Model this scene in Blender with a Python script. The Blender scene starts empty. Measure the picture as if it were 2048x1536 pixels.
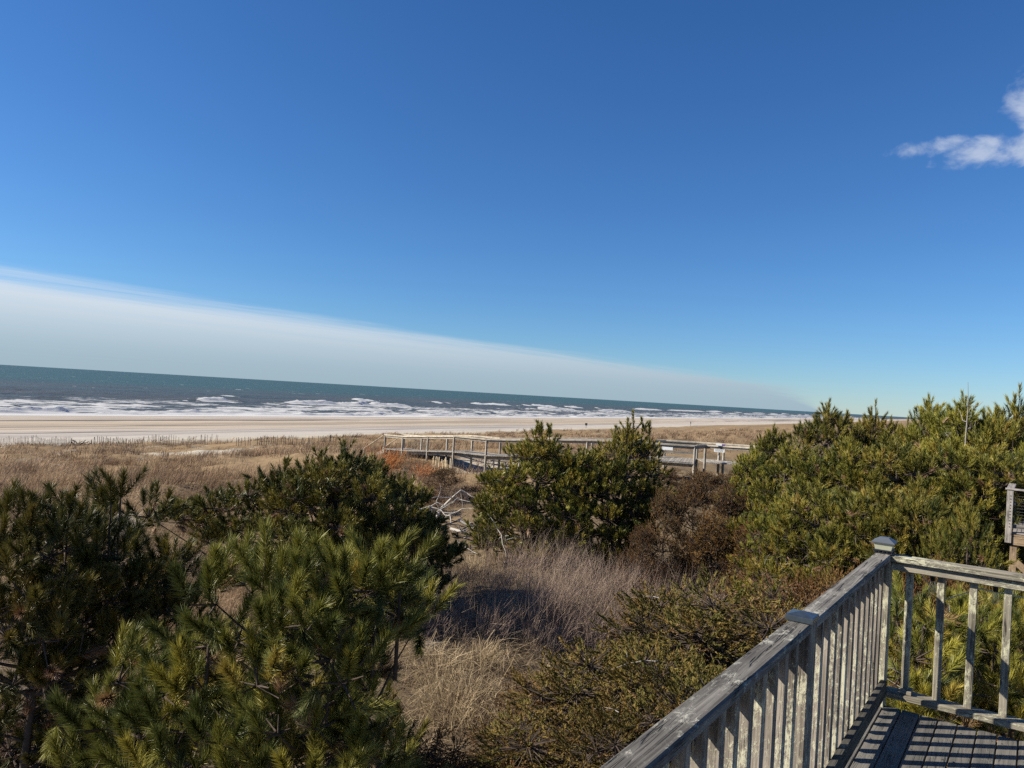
import bpy, math, random
import numpy as np
from mathutils import Vector, Matrix

rad = math.radians
scene = bpy.context.scene
COL = scene.collection

# ------------------------------------------------------------------ camera
F_PX = 1490.0                       # focal length in pixels of a 2048 wide frame
ROLL, PITCH, EYE = rad(3.32), rad(0.78), 12.0
CAM = np.array([0.0, 0.0, EYE])
_R0 = np.array([1.0, 0, 0])
FWD = np.array([0, math.cos(PITCH), math.sin(PITCH)])
_U0 = np.array([0, -math.sin(PITCH), math.cos(PITCH)])
RGT = math.cos(ROLL) * _R0 + math.sin(ROLL) * _U0
UPV = -math.sin(ROLL) * _R0 + math.cos(ROLL) * _U0
cam_data = bpy.data.cameras.new("camera")
cam = bpy.data.objects.new("camera", cam_data)
COL.objects.link(cam)
M = Matrix.Identity(4)
for i in range(3):
    M[i][0], M[i][1], M[i][2], M[i][3] = RGT[i], UPV[i], -FWD[i], CAM[i]
cam.matrix_world = M
cam_data.sensor_width = 36.0
cam_data.lens = 36.0 * F_PX / 2048.0
cam_data.clip_start = 0.05
cam_data.clip_end = 90000
scene.camera = cam

# ------------------------------------------------------------------ sky and sun
SUN_EL = rad(34.0)
TRAVEL = Vector((1.0, 0.03, 0)).normalized()            # horizontal way the light travels
scene.view_settings.view_transform = 'Standard'
scene.view_settings.look = 'None'
scene.view_settings.exposure = 0.8
scene.view_settings.gamma = 1.0
scene.view_settings.use_curve_mapping = False
scene.cycles.use_denoising = False
scene.cycles.max_bounces = 6
scene.cycles.diffuse_bounces = 2
scene.cycles.transparent_max_bounces = 6
scene.render.film_transparent = False


class N:
    """tiny helper to write node graphs"""
    def __init__(self, tree):
        self.t = tree

    def n(self, typ, **kw):
        nd = self.t.nodes.new(typ)
        for k, v in kw.items():
            if k.startswith('i_'):
                nd.inputs[k[2:].replace('_', ' ')].default_value = v
            else:
                setattr(nd, k, v)
        return nd

    def l(self, a, b):
        self.t.links.new(a, b)

    def _in(self, sock, v):
        if v is None:
            return
        if hasattr(v, 'is_output'):
            self.l(v, sock)
        else:
            sock.default_value = v

    def math(self, op, a, b=None, c=None, clamp=False):
        nd = self.n('ShaderNodeMath', operation=op, use_clamp=clamp)
        self._in(nd.inputs[0], a)
        self._in(nd.inputs[1], b)
        self._in(nd.inputs[2], c)
        return nd.outputs[0]

    def dot(self, v, c):
        nd = self.n('ShaderNodeVectorMath', operation='DOT_PRODUCT')
        self.l(v, nd.inputs[0])
        nd.inputs[1].default_value = c
        return nd.outputs['Value']

    def rng(self, v, a, b, c=0.0, d=1.0, smooth=True):
        nd = self.n('ShaderNodeMapRange', interpolation_type='SMOOTHSTEP' if smooth else 'LINEAR')
        self._in(nd.inputs[0], v)
        for k, x in zip((1, 2, 3, 4), (a, b, c, d)):
            self._in(nd.inputs[k], x)
        return nd.outputs[0]

    def mix(self, f, a, b, blend='MIX'):
        nd = self.n('ShaderNodeMix', data_type='RGBA', blend_type=blend)
        self._in(nd.inputs[0], f)
        for s, v in ((nd.inputs[6], a), (nd.inputs[7], b)):
            if isinstance(v, (tuple, list)) and len(v) == 3:
                v = (*v, 1)
            self._in(s, v)
        return nd.outputs[2]

    def noise(self, vec, scale, detail=3, rough=0.55, dist=0.0, out='Fac'):
        nd = self.n('ShaderNodeTexNoise')
        if vec is not None:
            self.l(vec, nd.inputs['Vector'])
        nd.inputs['Scale'].default_value = scale
        nd.inputs['Detail'].default_value = detail
        nd.inputs['Roughness'].default_value = rough
        nd.inputs['Distortion'].default_value = dist
        return nd.outputs[out]

    def mapping(self, vec, scale=(1, 1, 1), loc=(0, 0, 0), rot=(0, 0, 0)):
        nd = self.n('ShaderNodeMapping')
        self.l(vec, nd.inputs[0])
        nd.inputs['Scale'].default_value = scale
        nd.inputs['Location'].default_value = loc
        nd.inputs['Rotation'].default_value = rot
        return nd.outputs[0]

    def comb(self, x, y, z):
        nd = self.n('ShaderNodeCombineXYZ')
        for s, v in zip(nd.inputs, (x, y, z)):
            self._in(s, v)
        return nd.outputs[0]


world = bpy.data.worlds.new("World")
scene.world = world
world.use_nodes = True
wt = world.node_tree
wt.nodes.clear()
w = N(wt)
sky = w.n('ShaderNodeTexSky', sky_type='NISHITA', sun_disc=False)
sky.sun_elevation = SUN_EL
SUN_AZ = math.atan2(-TRAVEL.x, -TRAVEL.y)               # compass style angle of the sun from +Y towards +X
sky.sun_rotation = SUN_AZ
sky.altitude = 0
sky.air_density = 1.0
sky.dust_density = 0.0
sky.ozone_density = 2.0
tc = w.n('ShaderNodeTexCoord')
dirv = tc.outputs['Generated']
sep = w.n('ShaderNodeSeparateXYZ')
w.l(dirv, sep.inputs[0])
zc = w.math('MAXIMUM', sep.outputs[2], 0.0005)
SKY = 0.085
bgs = w.n('ShaderNodeVectorMath', operation='SCALE')
w.l(sky.outputs[0], bgs.inputs[0])
bgs.inputs['Scale'].default_value = SKY
sepc = w.n('ShaderNodeSeparateColor')
w.l(bgs.outputs[0], sepc.inputs[0])
comc = w.n('ShaderNodeCombineColor')
for k_, (gain, gam) in enumerate(((0.72, 1.24), (0.98, 1.08), (1.39, 1.0))):      # the camera's saturated rendering of blue
    w.l(w.math('MULTIPLY', w.math('POWER', sepc.outputs[k_], gam), gain), comc.inputs[k_])
sky_c = comc.outputs[0]
# high cloud sheet out at sea: a flat layer seen in perspective, its edge running along the coast
inv = w.math('DIVIDE', 1.0, zc)
pxx = w.math('MULTIPLY', sep.outputs[0], inv)
pyy = w.math('MULTIPLY', sep.outputs[1], inv)
ang = rad(36.7)
cc = w.math('ADD', w.math('MULTIPLY', pxx, -math.cos(ang)), w.math('MULTIPLY', pyy, math.sin(ang)))
ss = w.math('ADD', w.math('MULTIPLY', pxx, math.sin(ang)), w.math('MULTIPLY', pyy, math.cos(ang)))
lay = w.comb(w.math('MULTIPLY', ss, 0.16), w.math('MULTIPLY', cc, 0.9), 0.0)
st1 = w.noise(lay, 1.0, 5, 0.6, 0.4)
st3 = w.noise(w.comb(w.math('MULTIPLY', ss, 0.55), w.math('MULTIPLY', cc, 2.2), 5.0), 1.0, 6, 0.65, 0.8)
edge = w.math('ADD', cc, w.math('MULTIPLY', w.math('SUBTRACT', st1, 0.5), 3.4))
edge = w.math('ADD', edge, w.math('MULTIPLY', w.math('SUBTRACT', st3, 0.5), 1.5))
edge = w.math('SUBTRACT', edge, w.math('MULTIPLY', w.math('MAXIMUM', w.math('SUBTRACT', ss, 32.0), 0.0), 0.25))
veil = w.rng(edge, 8.3, 11.6)
st2 = w.noise(w.comb(w.math('MULTIPLY', ss, 0.05), w.math('MULTIPLY', cc, 0.55), 3.0), 1.0, 4, 0.55, 0.2)
veil = w.math('MULTIPLY', veil, w.rng(st2, 0.25, 0.7, 0.82, 0.97))
hz = w.rng(sep.outputs[2], 0.0, 0.11)
ccol = w.mix(hz, (0.35, 0.47, 0.56), (0.72, 0.79, 0.87))
out_c = w.mix(veil, sky_c, ccol)
# one small broken fair-weather cloud
cd = (FWD + RGT * (2048 - 1024) / F_PX - UPV * (250 - 768) / F_PX)
cd = Vector(cd).normalized()
ca = cd.cross(Vector((0, 0, 1))).normalized()
cb = ca.cross(cd).normalized()
kk = w.dot(dirv, cd)
qa = w.math('DIVIDE', w.dot(dirv, ca), kk)
qb = w.math('DIVIDE', w.dot(dirv, cb), kk)
qv = w.comb(qa, qb, 0.0)
n1 = w.noise(w.mapping(qv, (22, 30, 1), (3.1, 1.7, 0)), 1.0, 6, 0.58, 0.3)


def blob(x0, y0, rx, ry):
    a = w.math('DIVIDE', w.math('SUBTRACT', qa, x0), rx)
    b = w.math('DIVIDE', w.math('SUBTRACT', qb, y0), ry)
    return w.math('SUBTRACT', 1.0, w.math('ADD', w.math('MULTIPLY', a, a), w.math('MULTIPLY', b, b)))


bl = None
for bx in ((-0.038, -0.025, 0.042, 0.016), (-0.088, -0.011, 0.036, 0.011), (0.012, 0.010, 0.026, 0.026), (0.030, 0.018, 0.045, 0.055), (0.02, -0.022, 0.05, 0.022)):
    b_ = blob(*bx)
    bl = b_ if bl is None else w.math('MAXIMUM', bl, b_)
bl = w.math('MAXIMUM', bl, -1.5)
cum = w.math('ADD', w.math('MULTIPLY', bl, 0.20), n1)
cum = w.rng(cum, 0.43, 0.76)
cum = w.math('MULTIPLY', cum, w.math('GREATER_THAN', kk, 0.5))
cum = w.math('MULTIPLY', cum, 0.85)
out_c = w.mix(cum, out_c, (0.52, 0.60, 0.76))
bg = w.n('ShaderNodeBackground')
w.l(out_c, bg.inputs['Color'])
bg.inputs['Strength'].default_value = 0.574          # 2 ** -exposure: the picture is exposed for the ground
wo = w.n('ShaderNodeOutputWorld')
w.l(bg.outputs[0], wo.inputs[0])

sun_d = bpy.data.lights.new("sun", 'SUN')
sun_d.energy = 5.0
sun_d.angle = rad(0.5)
sun_d.color = (1.0, 0.93, 0.80)
sun = bpy.data.objects.new("sun", sun_d)
COL.objects.link(sun)
ld = Vector((TRAVEL.x * math.cos(SUN_EL), TRAVEL.y * math.cos(SUN_EL), -math.sin(SUN_EL)))
sun.rotation_euler = ld.to_track_quat('-Z', 'Y').to_euler()
sun.location = (-20, 0, 30)

# ------------------------------------------------------------------ helpers
rnd = random.Random(7)
S_DIR = np.array([0.5045, 0.8634])          # along the shore, away to the right
U_DIR = np.array([-0.8634, 0.5045])         # towards the sea


def ray(x, y):
    return FWD + RGT * (x - 1024) / F_PX - UPV * (y - 768) / F_PX


def at(x, y, Y):
    d = ray(x, y)
    return CAM + d * (Y / d[1])


def onz(x, y, z):
    d = ray(x, y)
    return CAM + d * ((z - EYE) / d[2])


def link(o, parent=None):
    COL.objects.link(o)
    if parent is not None:
        o.parent = parent
    return o


def tag(o, label=None, cat=None, group=None, kind=None):
    if label: o['label'] = label
    if cat: o['category'] = cat
    if group: o['group'] = group
    if kind: o['kind'] = kind
    return o


def empty(name, loc, label, cat, group=None):
    o = bpy.data.objects.new(name, None)
    o.location = loc
    o.empty_display_size = 0.2
    link(o)
    return tag(o, label, cat, group)


def mesh_np(name, V, F, mats, attrs=None, smooth=False, mat_idx=None):
    """V (n,3), F (m,k) constant k"""
    V = np.asarray(V, np.float32)
    F = np.asarray(F, np.int32)
    me = bpy.data.meshes.new(name)
    k = F.shape[1]
    me.vertices.add(len(V))
    me.vertices.foreach_set('co', V.ravel())
    me.loops.add(F.size)
    me.loops.foreach_set('vertex_index', F.ravel())
    me.polygons.add(len(F))
    me.polygons.foreach_set('loop_start', np.arange(0, F.size, k, dtype=np.int32))
    me.polygons.foreach_set('loop_total', np.full(len(F), k, np.int32))
    if smooth:
        me.polygons.foreach_set('use_smooth', np.ones(len(F), bool))
    if not isinstance(mats, (list, tuple)):
        mats = [mats]
    for m in mats:
        me.materials.append(m)
    if mat_idx is not None:
        me.polygons.foreach_set('material_index', np.asarray(mat_idx, np.int32))
    for an, arr in (attrs or {}).items():
        arr = np.asarray(arr, np.float32)
        if arr.ndim == 1:
            a = me.attributes.new(an, 'FLOAT', 'POINT')
            a.data.foreach_set('value', arr)
        else:
            if arr.shape[1] == 3:
                arr = np.concatenate([arr, np.ones((len(arr), 1), np.float32)], 1)
            a = me.attributes.new(an, 'FLOAT_COLOR', 'POINT')
            a.data.foreach_set('color', arr.ravel())
    me.update(calc_edges=True)
    return me


def hash01(ix, iy, seed):
    n = (ix.astype(np.int64) * 374761393 + iy.astype(np.int64) * 668265263 + seed * 974634777) & 0xffffffff
    n = ((n ^ (n >> 13)) * 1274126177) & 0xffffffff
    n = n ^ (n >> 16)
    return (n & 0xffffff) / float(0xffffff)


def vnoise(x, y, seed=0):
    x = np.asarray(x, float)
    y = np.asarray(y, float)
    ix, iy = np.floor(x), np.floor(y)
    fx, fy = x - ix, y - iy
    fx = fx * fx * (3 - 2 * fx)
    fy = fy * fy * (3 - 2 * fy)
    a = hash01(ix, iy, seed)
    b = hash01(ix + 1, iy, seed)
    c = hash01(ix, iy + 1, seed)
    d = hash01(ix + 1, iy + 1, seed)
    return (a + (b - a) * fx) * (1 - fy) + (c + (d - c) * fx) * fy


def fbm(x, y, seed=0, oct=4):
    v, a, t = 0, 0.5, 0
    for i in range(oct):
        v = v + a * vnoise(np.asarray(x) * 2 ** i, np.asarray(y) * 2 ** i, seed + i * 17)
        t += a
        a *= 0.5
    return v / t


# ------------------------------------------------------------------ terrain
PU = [-900, -60, -10, 4, 10, 20, 27, 35, 45, 60, 75, 90, 97, 110, 150, 176, 192, 215, 260, 400]
PZ = [5.6, 5.6, 5.9, 6.0, 6.5, 7.2, 7.5, 7.0, 5.9, 4.6, 3.8, 3.1, 2.75, 2.5, 1.75, 0.9, 0.0, -1.2, -3, -6]


def us(x, y):
    return x * U_DIR[0] + y * U_DIR[1], x * S_DIR[0] + y * S_DIR[1]


def terr_us(u, s):
    u = np.asarray(u, float)
    s = np.asarray(s, float)
    z = np.interp(u, PU, PZ)
    dune = np.clip((u + 5) / 10, 0, 1) * np.clip((98 - u) / 14, 0, 1)
    z = z + dune * ((fbm(u / 9, s / 9, 3) - 0.5) * 1.5 + (fbm(u / 2.6, s / 2.6, 9, 3) - 0.5) * 0.8)
    z = z + 1.4 * np.exp(-((s - 38.5) / 6.0) ** 2) * np.clip((24 - u) / 12, 0, 1) * np.clip((u + 8) / 12, 0, 1)
    near = np.clip((5 - u) / 10, 0, 1)
    z = z + near * (fbm(u / 6, s / 6, 21) - 0.5) * 0.6
    beach = np.clip((u - 95) / 8, 0, 1) * np.clip((190 - u) / 30, 0, 1)
    z = z + beach * (fbm(u / 5, s / 22, 31) - 0.5) * 0.28
    return z


def terr(x, y):
    u, s = us(np.asarray(x, float), np.asarray(y, float))
    return terr_us(u, s)


def onground(x, y, lift=0.0):
    d = ray(x, y)
    t = 4.0
    for i in range(4000):
        p = CAM + d * t
        if p[2] <= float(terr(p[0], p[1])) + lift:
            return p
        t += 0.02 * t * 0.3 + 0.01
    return CAM + d * t


def spaced(parts):
    out = []
    for a, b, st in parts:
        out.append(np.arange(a, b, st))
    out.append(np.array([parts[-1][1]], float))
    return np.concatenate(out)


def grid_obj(name, ul, sl, zfun, mat, attrs=None, smooth=True):
    Ug, Sg = np.meshgrid(ul, sl, indexing='ij')
    Z = zfun(Ug, Sg)
    X = Ug * U_DIR[0] + Sg * S_DIR[0]
    Y = Ug * U_DIR[1] + Sg * S_DIR[1]
    V = np.stack([X.ravel(), Y.ravel(), Z.ravel()], 1)
    nu, ns = len(ul), len(sl)
    idx = np.arange(nu * ns).reshape(nu, ns)
    Fq = np.stack([idx[:-1, :-1].ravel(), idx[:-1, 1:].ravel(), idx[1:, 1:].ravel(), idx[1:, :-1].ravel()], 1)
    at_ = {k: f(Ug, Sg).ravel() for k, f in (attrs or {}).items()}
    me = mesh_np(name, V, Fq, mat, at_, smooth)
    o = bpy.data.objects.new(name, me)
    return link(o)


# ------------------------------------------------------------------ materials
MATS = {}


def mat(name):
    m = bpy.data.materials.new(name)
    m.use_nodes = True
    m.node_tree.nodes.clear()
    return m, N(m.node_tree)


def finish(g, bsdf, disp=None):
    o = g.n('ShaderNodeOutputMaterial')
    g.l(bsdf, o.inputs['Surface'])


def principled(g, col, rough=0.8, spec=0.3, normal=None, metal=0.0):
    p = g.n('ShaderNodeBsdfPrincipled')
    if isinstance(col, (tuple, list)):
        p.inputs['Base Color'].default_value = (*col[:3], 1)
    else:
        g.l(col, p.inputs['Base Color'])
    g._in(p.inputs['Roughness'], rough)
    p.inputs['Specular IOR Level'].default_value = spec
    p.inputs['Metallic'].default_value = metal
    if normal is not None:
        g.l(normal, p.inputs['Normal'])
    return p


def bump(g, h, strength=0.5, dist=0.01):
    b = g.n('ShaderNodeBump')
    b.inputs['Strength'].default_value = strength
    b.inputs['Distance'].default_value = dist
    g.l(h, b.inputs['Height'])
    return b.outputs[0]


_q = onground(388, 905)
SAND_SPOTS = [(_q[0], _q[1], 4.5, 9.0), (-9.9, 21.5, 1.1, 1.6), (0.0, 44.5, 3.5, 4.0), (-12.5, 24.0, 0.8, 1.2)]


def m_ground():
    m, g = mat('dune_sand')
    geo = g.n('ShaderNodeNewGeometry')
    pos = geo.outputs['Position']
    sp = g.n('ShaderNodeSeparateXYZ')
    g.l(pos, sp.inputs[0])
    u = g.dot(pos, (U_DIR[0], U_DIR[1], 0))
    n_big = g.noise(pos, 0.22, 4, 0.6)
    n_mid = g.noise(pos, 1.6, 4, 0.6)
    n_fine = g.noise(pos, 14, 3, 0.7)
    sand = g.mix(n_fine, (0.36, 0.32, 0.25), (0.48, 0.43, 0.35))
    lit0 = g.mix(n_mid, (0.085, 0.060, 0.038), (0.22, 0.165, 0.10))
    lit1 = g.mix(n_mid, (0.15, 0.10, 0.055), (0.32, 0.225, 0.125))
    litter = g.mix(g.rng(u, 9, 24), lit0, lit1)
    k = g.math('ADD', g.math('MULTIPLY', n_big, 0.7), g.math('MULTIPLY', n_mid, 0.3))
    near = g.rng(u, 2.0, 60.0, 0.22, 0.10)
    fm = g.rng(g.math('ADD', k, near), 0.40, 0.55)
    fm = g.math('MULTIPLY', fm, g.rng(u, 84, 93, 1.0, 0.0))
    for (x0, y0, rx, ry) in SAND_SPOTS:            # blown sand lies bare here
        a = g.math('DIVIDE', g.math('SUBTRACT', sp.outputs[0], x0), rx)
        b = g.math('DIVIDE', g.math('SUBTRACT', sp.outputs[1], y0), ry)
        d = g.math('ADD', g.math('MULTIPLY', a, a), g.math('MULTIPLY', b, b))
        d = g.math('ADD', d, g.math('MULTIPLY', g.math('SUBTRACT', n_mid, 0.5), 1.6))
        fm = g.math('MULTIPLY', fm, g.rng(d, 0.2, 1.3))
    col = g.mix(fm, sand, litter)
    nb = g.math('ADD', g.math('MULTIPLY', n_mid, 1.0), g.math('MULTIPLY', n_fine, 0.25))
    p = principled(g, col, 0.95, 0.1, bump(g, nb, 0.6, 0.12))
    finish(g, p.outputs[0])
    return m


def m_beach():
    m, g = mat('beach_sand')
    geo = g.n('ShaderNodeNewGeometry')
    pos = geo.outputs['Position']
    u = g.dot(pos, (U_DIR[0], U_DIR[1], 0))
    s = g.dot(pos, (S_DIR[0], S_DIR[1], 0))
    v1 = g.comb(g.math('MULTIPLY', u, 0.075), g.math('MULTIPLY', s, 0.0022), 0.0)
    v2 = g.comb(g.math('MULTIPLY', u, 0.13), g.math('MULTIPLY', s, 0.0032), 4.0)
    v3 = g.comb(g.math('MULTIPLY', u, 0.20), g.math('MULTIPLY', s, 0.03), 9.0)
    a = g.noise(v1, 1.0, 4, 0.6, 0.6)
    b = g.noise(v2, 1.0, 4, 0.65, 0.5)
    c = g.noise(v3, 1.0, 4, 0.65, 0.4)
    base = g.mix(g.rng(a, 0.35, 0.65), (0.42, 0.34, 0.245), (0.47, 0.41, 0.345))
    st = g.math('MAXIMUM', g.rng(b, 0.50, 0.60), g.math('MULTIPLY', g.rng(g.math('ABSOLUTE', g.math('SUBTRACT', b, 0.45)), 0.0, 0.03, 1.0, 0.0), 0.9))
    band = g.rng(a, 0.42, 0.6)
    st = g.math('MULTIPLY', st, g.math('ADD', 0.42, g.math('MULTIPLY', band, 0.55)))
    col = g.mix(st, base, (0.085, 0.068, 0.06))
    tr = g.math('MULTIPLY', g.rng(c, 0.5, 0.7), 0.45)
    tr = g.math('MULTIPLY', tr, g.rng(u, 140, 108))
    col = g.mix(tr, col, (0.34, 0.31, 0.30))
    pale = g.math('MULTIPLY', g.rng(u, 125, 98), 0.6)
    col = g.mix(pale, col, (0.44, 0.405, 0.36))
    wet = g.rng(g.math('ADD', u, g.math('MULTIPLY', g.math('SUBTRACT', a, 0.5), 8)), 178, 184)
    col = g.mix(g.math('MULTIPLY', wet, 0.85), col, (0.20, 0.155, 0.11))
    rough = g.rng(wet, 0, 1, 0.95, 0.5)
    h = g.noise(g.comb(g.math('MULTIPLY', u, 1.2), g.math('MULTIPLY', s, 0.25), 0.0), 1.0, 4, 0.6)
    p = principled(g, col, rough, 0.15, bump(g, h, 0.55, 0.25))
    finish(g, p.outputs[0])
    return m


def m_sea(foam_attr):
    m, g = mat('sea_water')
    geo = g.n('ShaderNodeNewGeometry')
    pos = geo.outputs['Position']
    u = g.dot(pos, (U_DIR[0], U_DIR[1], 0))
    s = g.dot(pos, (S_DIR[0], S_DIR[1], 0))
    deep = g.mix(g.rng(u, 250, 900), (0.074, 0.076, 0.070), (0.047, 0.088, 0.081))
    # patches of stirred up sand
    n0 = g.noise(g.comb(g.math('MULTIPLY', u, 0.012), g.math('MULTIPLY', s, 0.004), 2.0), 1.0, 3, 0.5)
    br = g.math('MULTIPLY', g.rng(n0, 0.45, 0.60), g.rng(u, 800, 380))
    deep = g.mix(g.math('MULTIPLY', br, 0.65), deep, (0.078, 0.072, 0.060))
    dn = g.noise(g.comb(g.math('MULTIPLY', u, 0.03), g.math('MULTIPLY', s, 0.010), 8.0), 1.0, 4, 0.6)
    deep = g.mix(g.rng(dn, 0.35, 0.65, 0.0, 0.35), deep, (0.022, 0.050, 0.050))
    # whitecaps
    wc = g.noise(g.comb(g.math('MULTIPLY', u, 0.045), g.math('MULTIPLY', s, 0.060), 7.0), 1.0, 3, 0.7)
    wc2 = g.noise(g.comb(g.math('MULTIPLY', u, 0.004), g.math('MULTIPLY', s, 0.006), 1.0), 1.0, 2, 0.5)
    wcap = g.rng(g.math('ADD', wc, g.math('MULTIPLY', wc2, 0.20)), 0.775, 0.82)
    wcap = g.math('MULTIPLY', wcap, g.rng(u, 240, 340))
    foam = wcap
    if foam_attr:
        at_ = g.n('ShaderNodeAttribute', attribute_name='foam')
        lace = g.noise(g.comb(g.math('MULTIPLY', u, 0.17), g.math('MULTIPLY', s, 0.075), 5.0), 1.0, 6, 0.72, 0.6)
        f = g.math('ADD', at_.outputs['Fac'], g.math('MULTIPLY', g.math('SUBTRACT', lace, 0.5), 2.6))
        f = g.rng(f, 0.38, 0.78)
        foam = g.math('MAXIMUM', f, wcap)
    col = g.mix(foam, deep, (0.92, 0.92, 0.91))
    v = g.comb(g.math('MULTIPLY', u, 0.55), g.math('MULTIPLY', s, 0.22), 0.0)
    h1 = g.noise(v, 1.0, 5, 0.62, 0.3)
    h2 = g.noise(g.comb(g.math('MULTIPLY', u, 0.09), g.math('MULTIPLY', s, 0.03), 0.0), 1.0, 3, 0.5)
    h = g.math('ADD', g.math('MULTIPLY', h1, 0.35), g.math('MULTIPLY', h2, 1.1))
    rough = g.rng(foam, 0, 1, 0.45, 0.9)
    bn = g.n('ShaderNodeBump')
    bn.inputs['Distance'].default_value = 1.6
    g.l(h, bn.inputs['Height'])
    g.l(g.rng(foam, 0, 1, 1.0, 0.15, False), bn.inputs['Strength'])
    p = principled(g, col, rough, 0.14, bn.outputs[0])
    tl = g.n('ShaderNodeBsdfTranslucent')
    tl.inputs['Color'].default_value = (0.95, 0.95, 0.94, 1)
    mx = g.n('ShaderNodeMixShader')
    g.l(g.math('MULTIPLY', foam, 0.5), mx.inputs[0])
    g.l(p.outputs[0], mx.inputs[1])
    g.l(tl.outputs[0], mx.inputs[2])
    finish(g, mx.outputs[0])
    return m


def m_foliage(name, transl=0.25, rough=0.55, spec=0.25):
    m, g = mat(name)
    a = g.n('ShaderNodeAttribute', attribute_name='tint')
    oi = g.n('ShaderNodeObjectInfo')
    hsv = g.n('ShaderNodeHueSaturation')
    g.l(a.outputs['Color'], hsv.inputs['Color'])
    g.l(g.rng(oi.outputs['Random'], 0, 1, 0.484, 0.502, False), hsv.inputs['Hue'])
    g.l(g.rng(oi.outputs['Random'], 0, 1, 0.85, 1.15, False), hsv.inputs['Value'])
    p = principled(g, hsv.outputs[0], rough, spec)
    t = g.n('ShaderNodeBsdfTranslucent')
    g.l(hsv.outputs[0], t.inputs['Color'])
    mx = g.n('ShaderNodeMixShader')
    mx.inputs[0].default_value = transl
    g.l(p.outputs[0], mx.inputs[1])
    g.l(t.outputs[0], mx.inputs[2])
    finish(g, mx.outputs[0])
    return m


def m_bark(name, c0, c1, scale=18):
    m, g = mat(name)
    tcn = g.n('ShaderNodeTexCoord')
    a = g.noise(tcn.outputs['Object'], scale, 4, 0.65)
    col = g.mix(a, c0, c1)
    p = principled(g, col, 0.9, 0.15, bump(g, a, 0.6, 0.02))
    finish(g, p.outputs[0])
    return m


def m_wood(name, dark, light, lichen=(0.52, 0.53, 0.36), lich_amt=0.3, fibre=1.0, lscale=26.0, painted_shadow=None):
    """weathered timber, grain along the piece's own x axis"""
    m, g = mat(name)
    tcn = g.n('ShaderNodeTexCoord')
    oi = g.n('ShaderNodeObjectInfo')
    off = g.math('MULTIPLY', oi.outputs['Random'], 57.0)
    vec = g.n('ShaderNodeVectorMath', operation='ADD')
    g.l(tcn.outputs['Object'], vec.inputs[0])
    g.l(g.comb(off, off, off), vec.inputs[1])
    v = vec.outputs[0]
    g1 = g.noise(g.mapping(v, (2.2, 90, 90)), 1.0 * fibre, 5, 0.65, 0.4)
    g2 = g.noise(g.mapping(v, (0.9, 22, 22)), 1.0, 4, 0.6, 1.2)
    g3 = g.noise(v, 5.0, 4, 0.6)
    k = g.math('ADD', g.math('MULTIPLY', g1, 0.55), g.math('MULTIPLY', g2, 0.45))
    col = g.mix(g.rng(k, 0.34, 0.66), dark, light)
    col = g.mix(g.math('MULTIPLY', g.rng(g3, 0.35, 0.7), 0.35), col, tuple(x * 0.55 for x in dark))
    val = g.n('ShaderNodeHueSaturation')
    g.l(col, val.inputs['Color'])
    g.l(g.rng(oi.outputs['Random'], 0, 1, 0.78, 1.18, False), val.inputs['Value'])
    col = val.outputs[0]
    # cracks along the grain
    cr = g.noise(g.mapping(v, (1.1, 34, 34), (4, 2, 7)), 1.0, 3, 0.5, 0.6)
    crack = g.rng(g.math('ABSOLUTE', g.math('SUBTRACT', cr, 0.5)), 0.0, 0.018, 1.0, 0.0)
    crack = g.math('MULTIPLY', crack, g.rng(g3, 0.42, 0.6))
    col = g.mix(g.math('MULTIPLY', crack, 0.85), col, (0.012, 0.011, 0.010))
    # lichen
    l1 = g.noise(g.mapping(v, (0.45, 1, 1), (9, 5, 1)), lscale, 5, 0.75, 0.5)
    l2 = g.noise(v, 3.1, 3, 0.6)
    lk = g.rng(g.math('ADD', l1, g.math('MULTIPLY', g.math('SUBTRACT', l2, 0.5), 0.9)), 0.68 - lich_amt * 0.5, 0.86 - lich_amt * 0.5)
    col = g.mix(g.math('MULTIPLY', lk, 0.8), col, lichen)
    if painted_shadow:
        col = painted_shadow(g, tcn.outputs['Object'], col)
    h = g.math('SUBTRACT', g.math('ADD', k, g.math('MULTIPLY', lk, 0.25)), g.math('MULTIPLY', crack, 1.4))
    p = principled(g, col, 0.85, 0.2, bump(g, h, 0.75, 0.006))
    finish(g, p.outputs[0])
    return m


def m_plain(name, col, rough=0.6, spec=0.4, metal=0.0, nscale=30, var=0.25):
    m, g = mat(name)
    tcn = g.n('ShaderNodeTexCoord')
    a = g.noise(tcn.outputs['Object'], nscale, 4, 0.6)
    c = g.mix(a, tuple(x * (1 - var) for x in col), tuple(min(1, x * (1 + var)) for x in col))
    p = principled(g, c, rough, spec, bump(g, a, 0.2, 0.003), metal)
    finish(g, p.outputs[0])
    return m


GROUND, BEACH = m_ground(), m_beach()
SEA_NEAR, SEA_FAR = m_sea(True), m_sea(False)
NEEDLE = m_foliage('pine_needles', 0.10, 0.45, 0.35)
SPRAY = m_foliage('cedar_sprays', 0.08, 0.7, 0.15)
BLADE = m_foliage('dry_grass', 0.3, 0.8, 0.15)
TWIG = m_foliage('bare_twigs', 0.0, 0.8, 0.2)
BARK = m_bark('pine_bark', (0.035, 0.026, 0.02), (0.13, 0.10, 0.08))
DEADWOOD = m_bark('grey_dead_wood', (0.16, 0.14, 0.12), (0.38, 0.34, 0.30), 30)
DEADPALE = m_bark('pale_fallen_wood', (0.26, 0.235, 0.205), (0.52, 0.48, 0.43), 22)
DRIFT = m_bark('dark_driftwood', (0.05, 0.045, 0.042), (0.14, 0.12, 0.11), 12)


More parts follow.
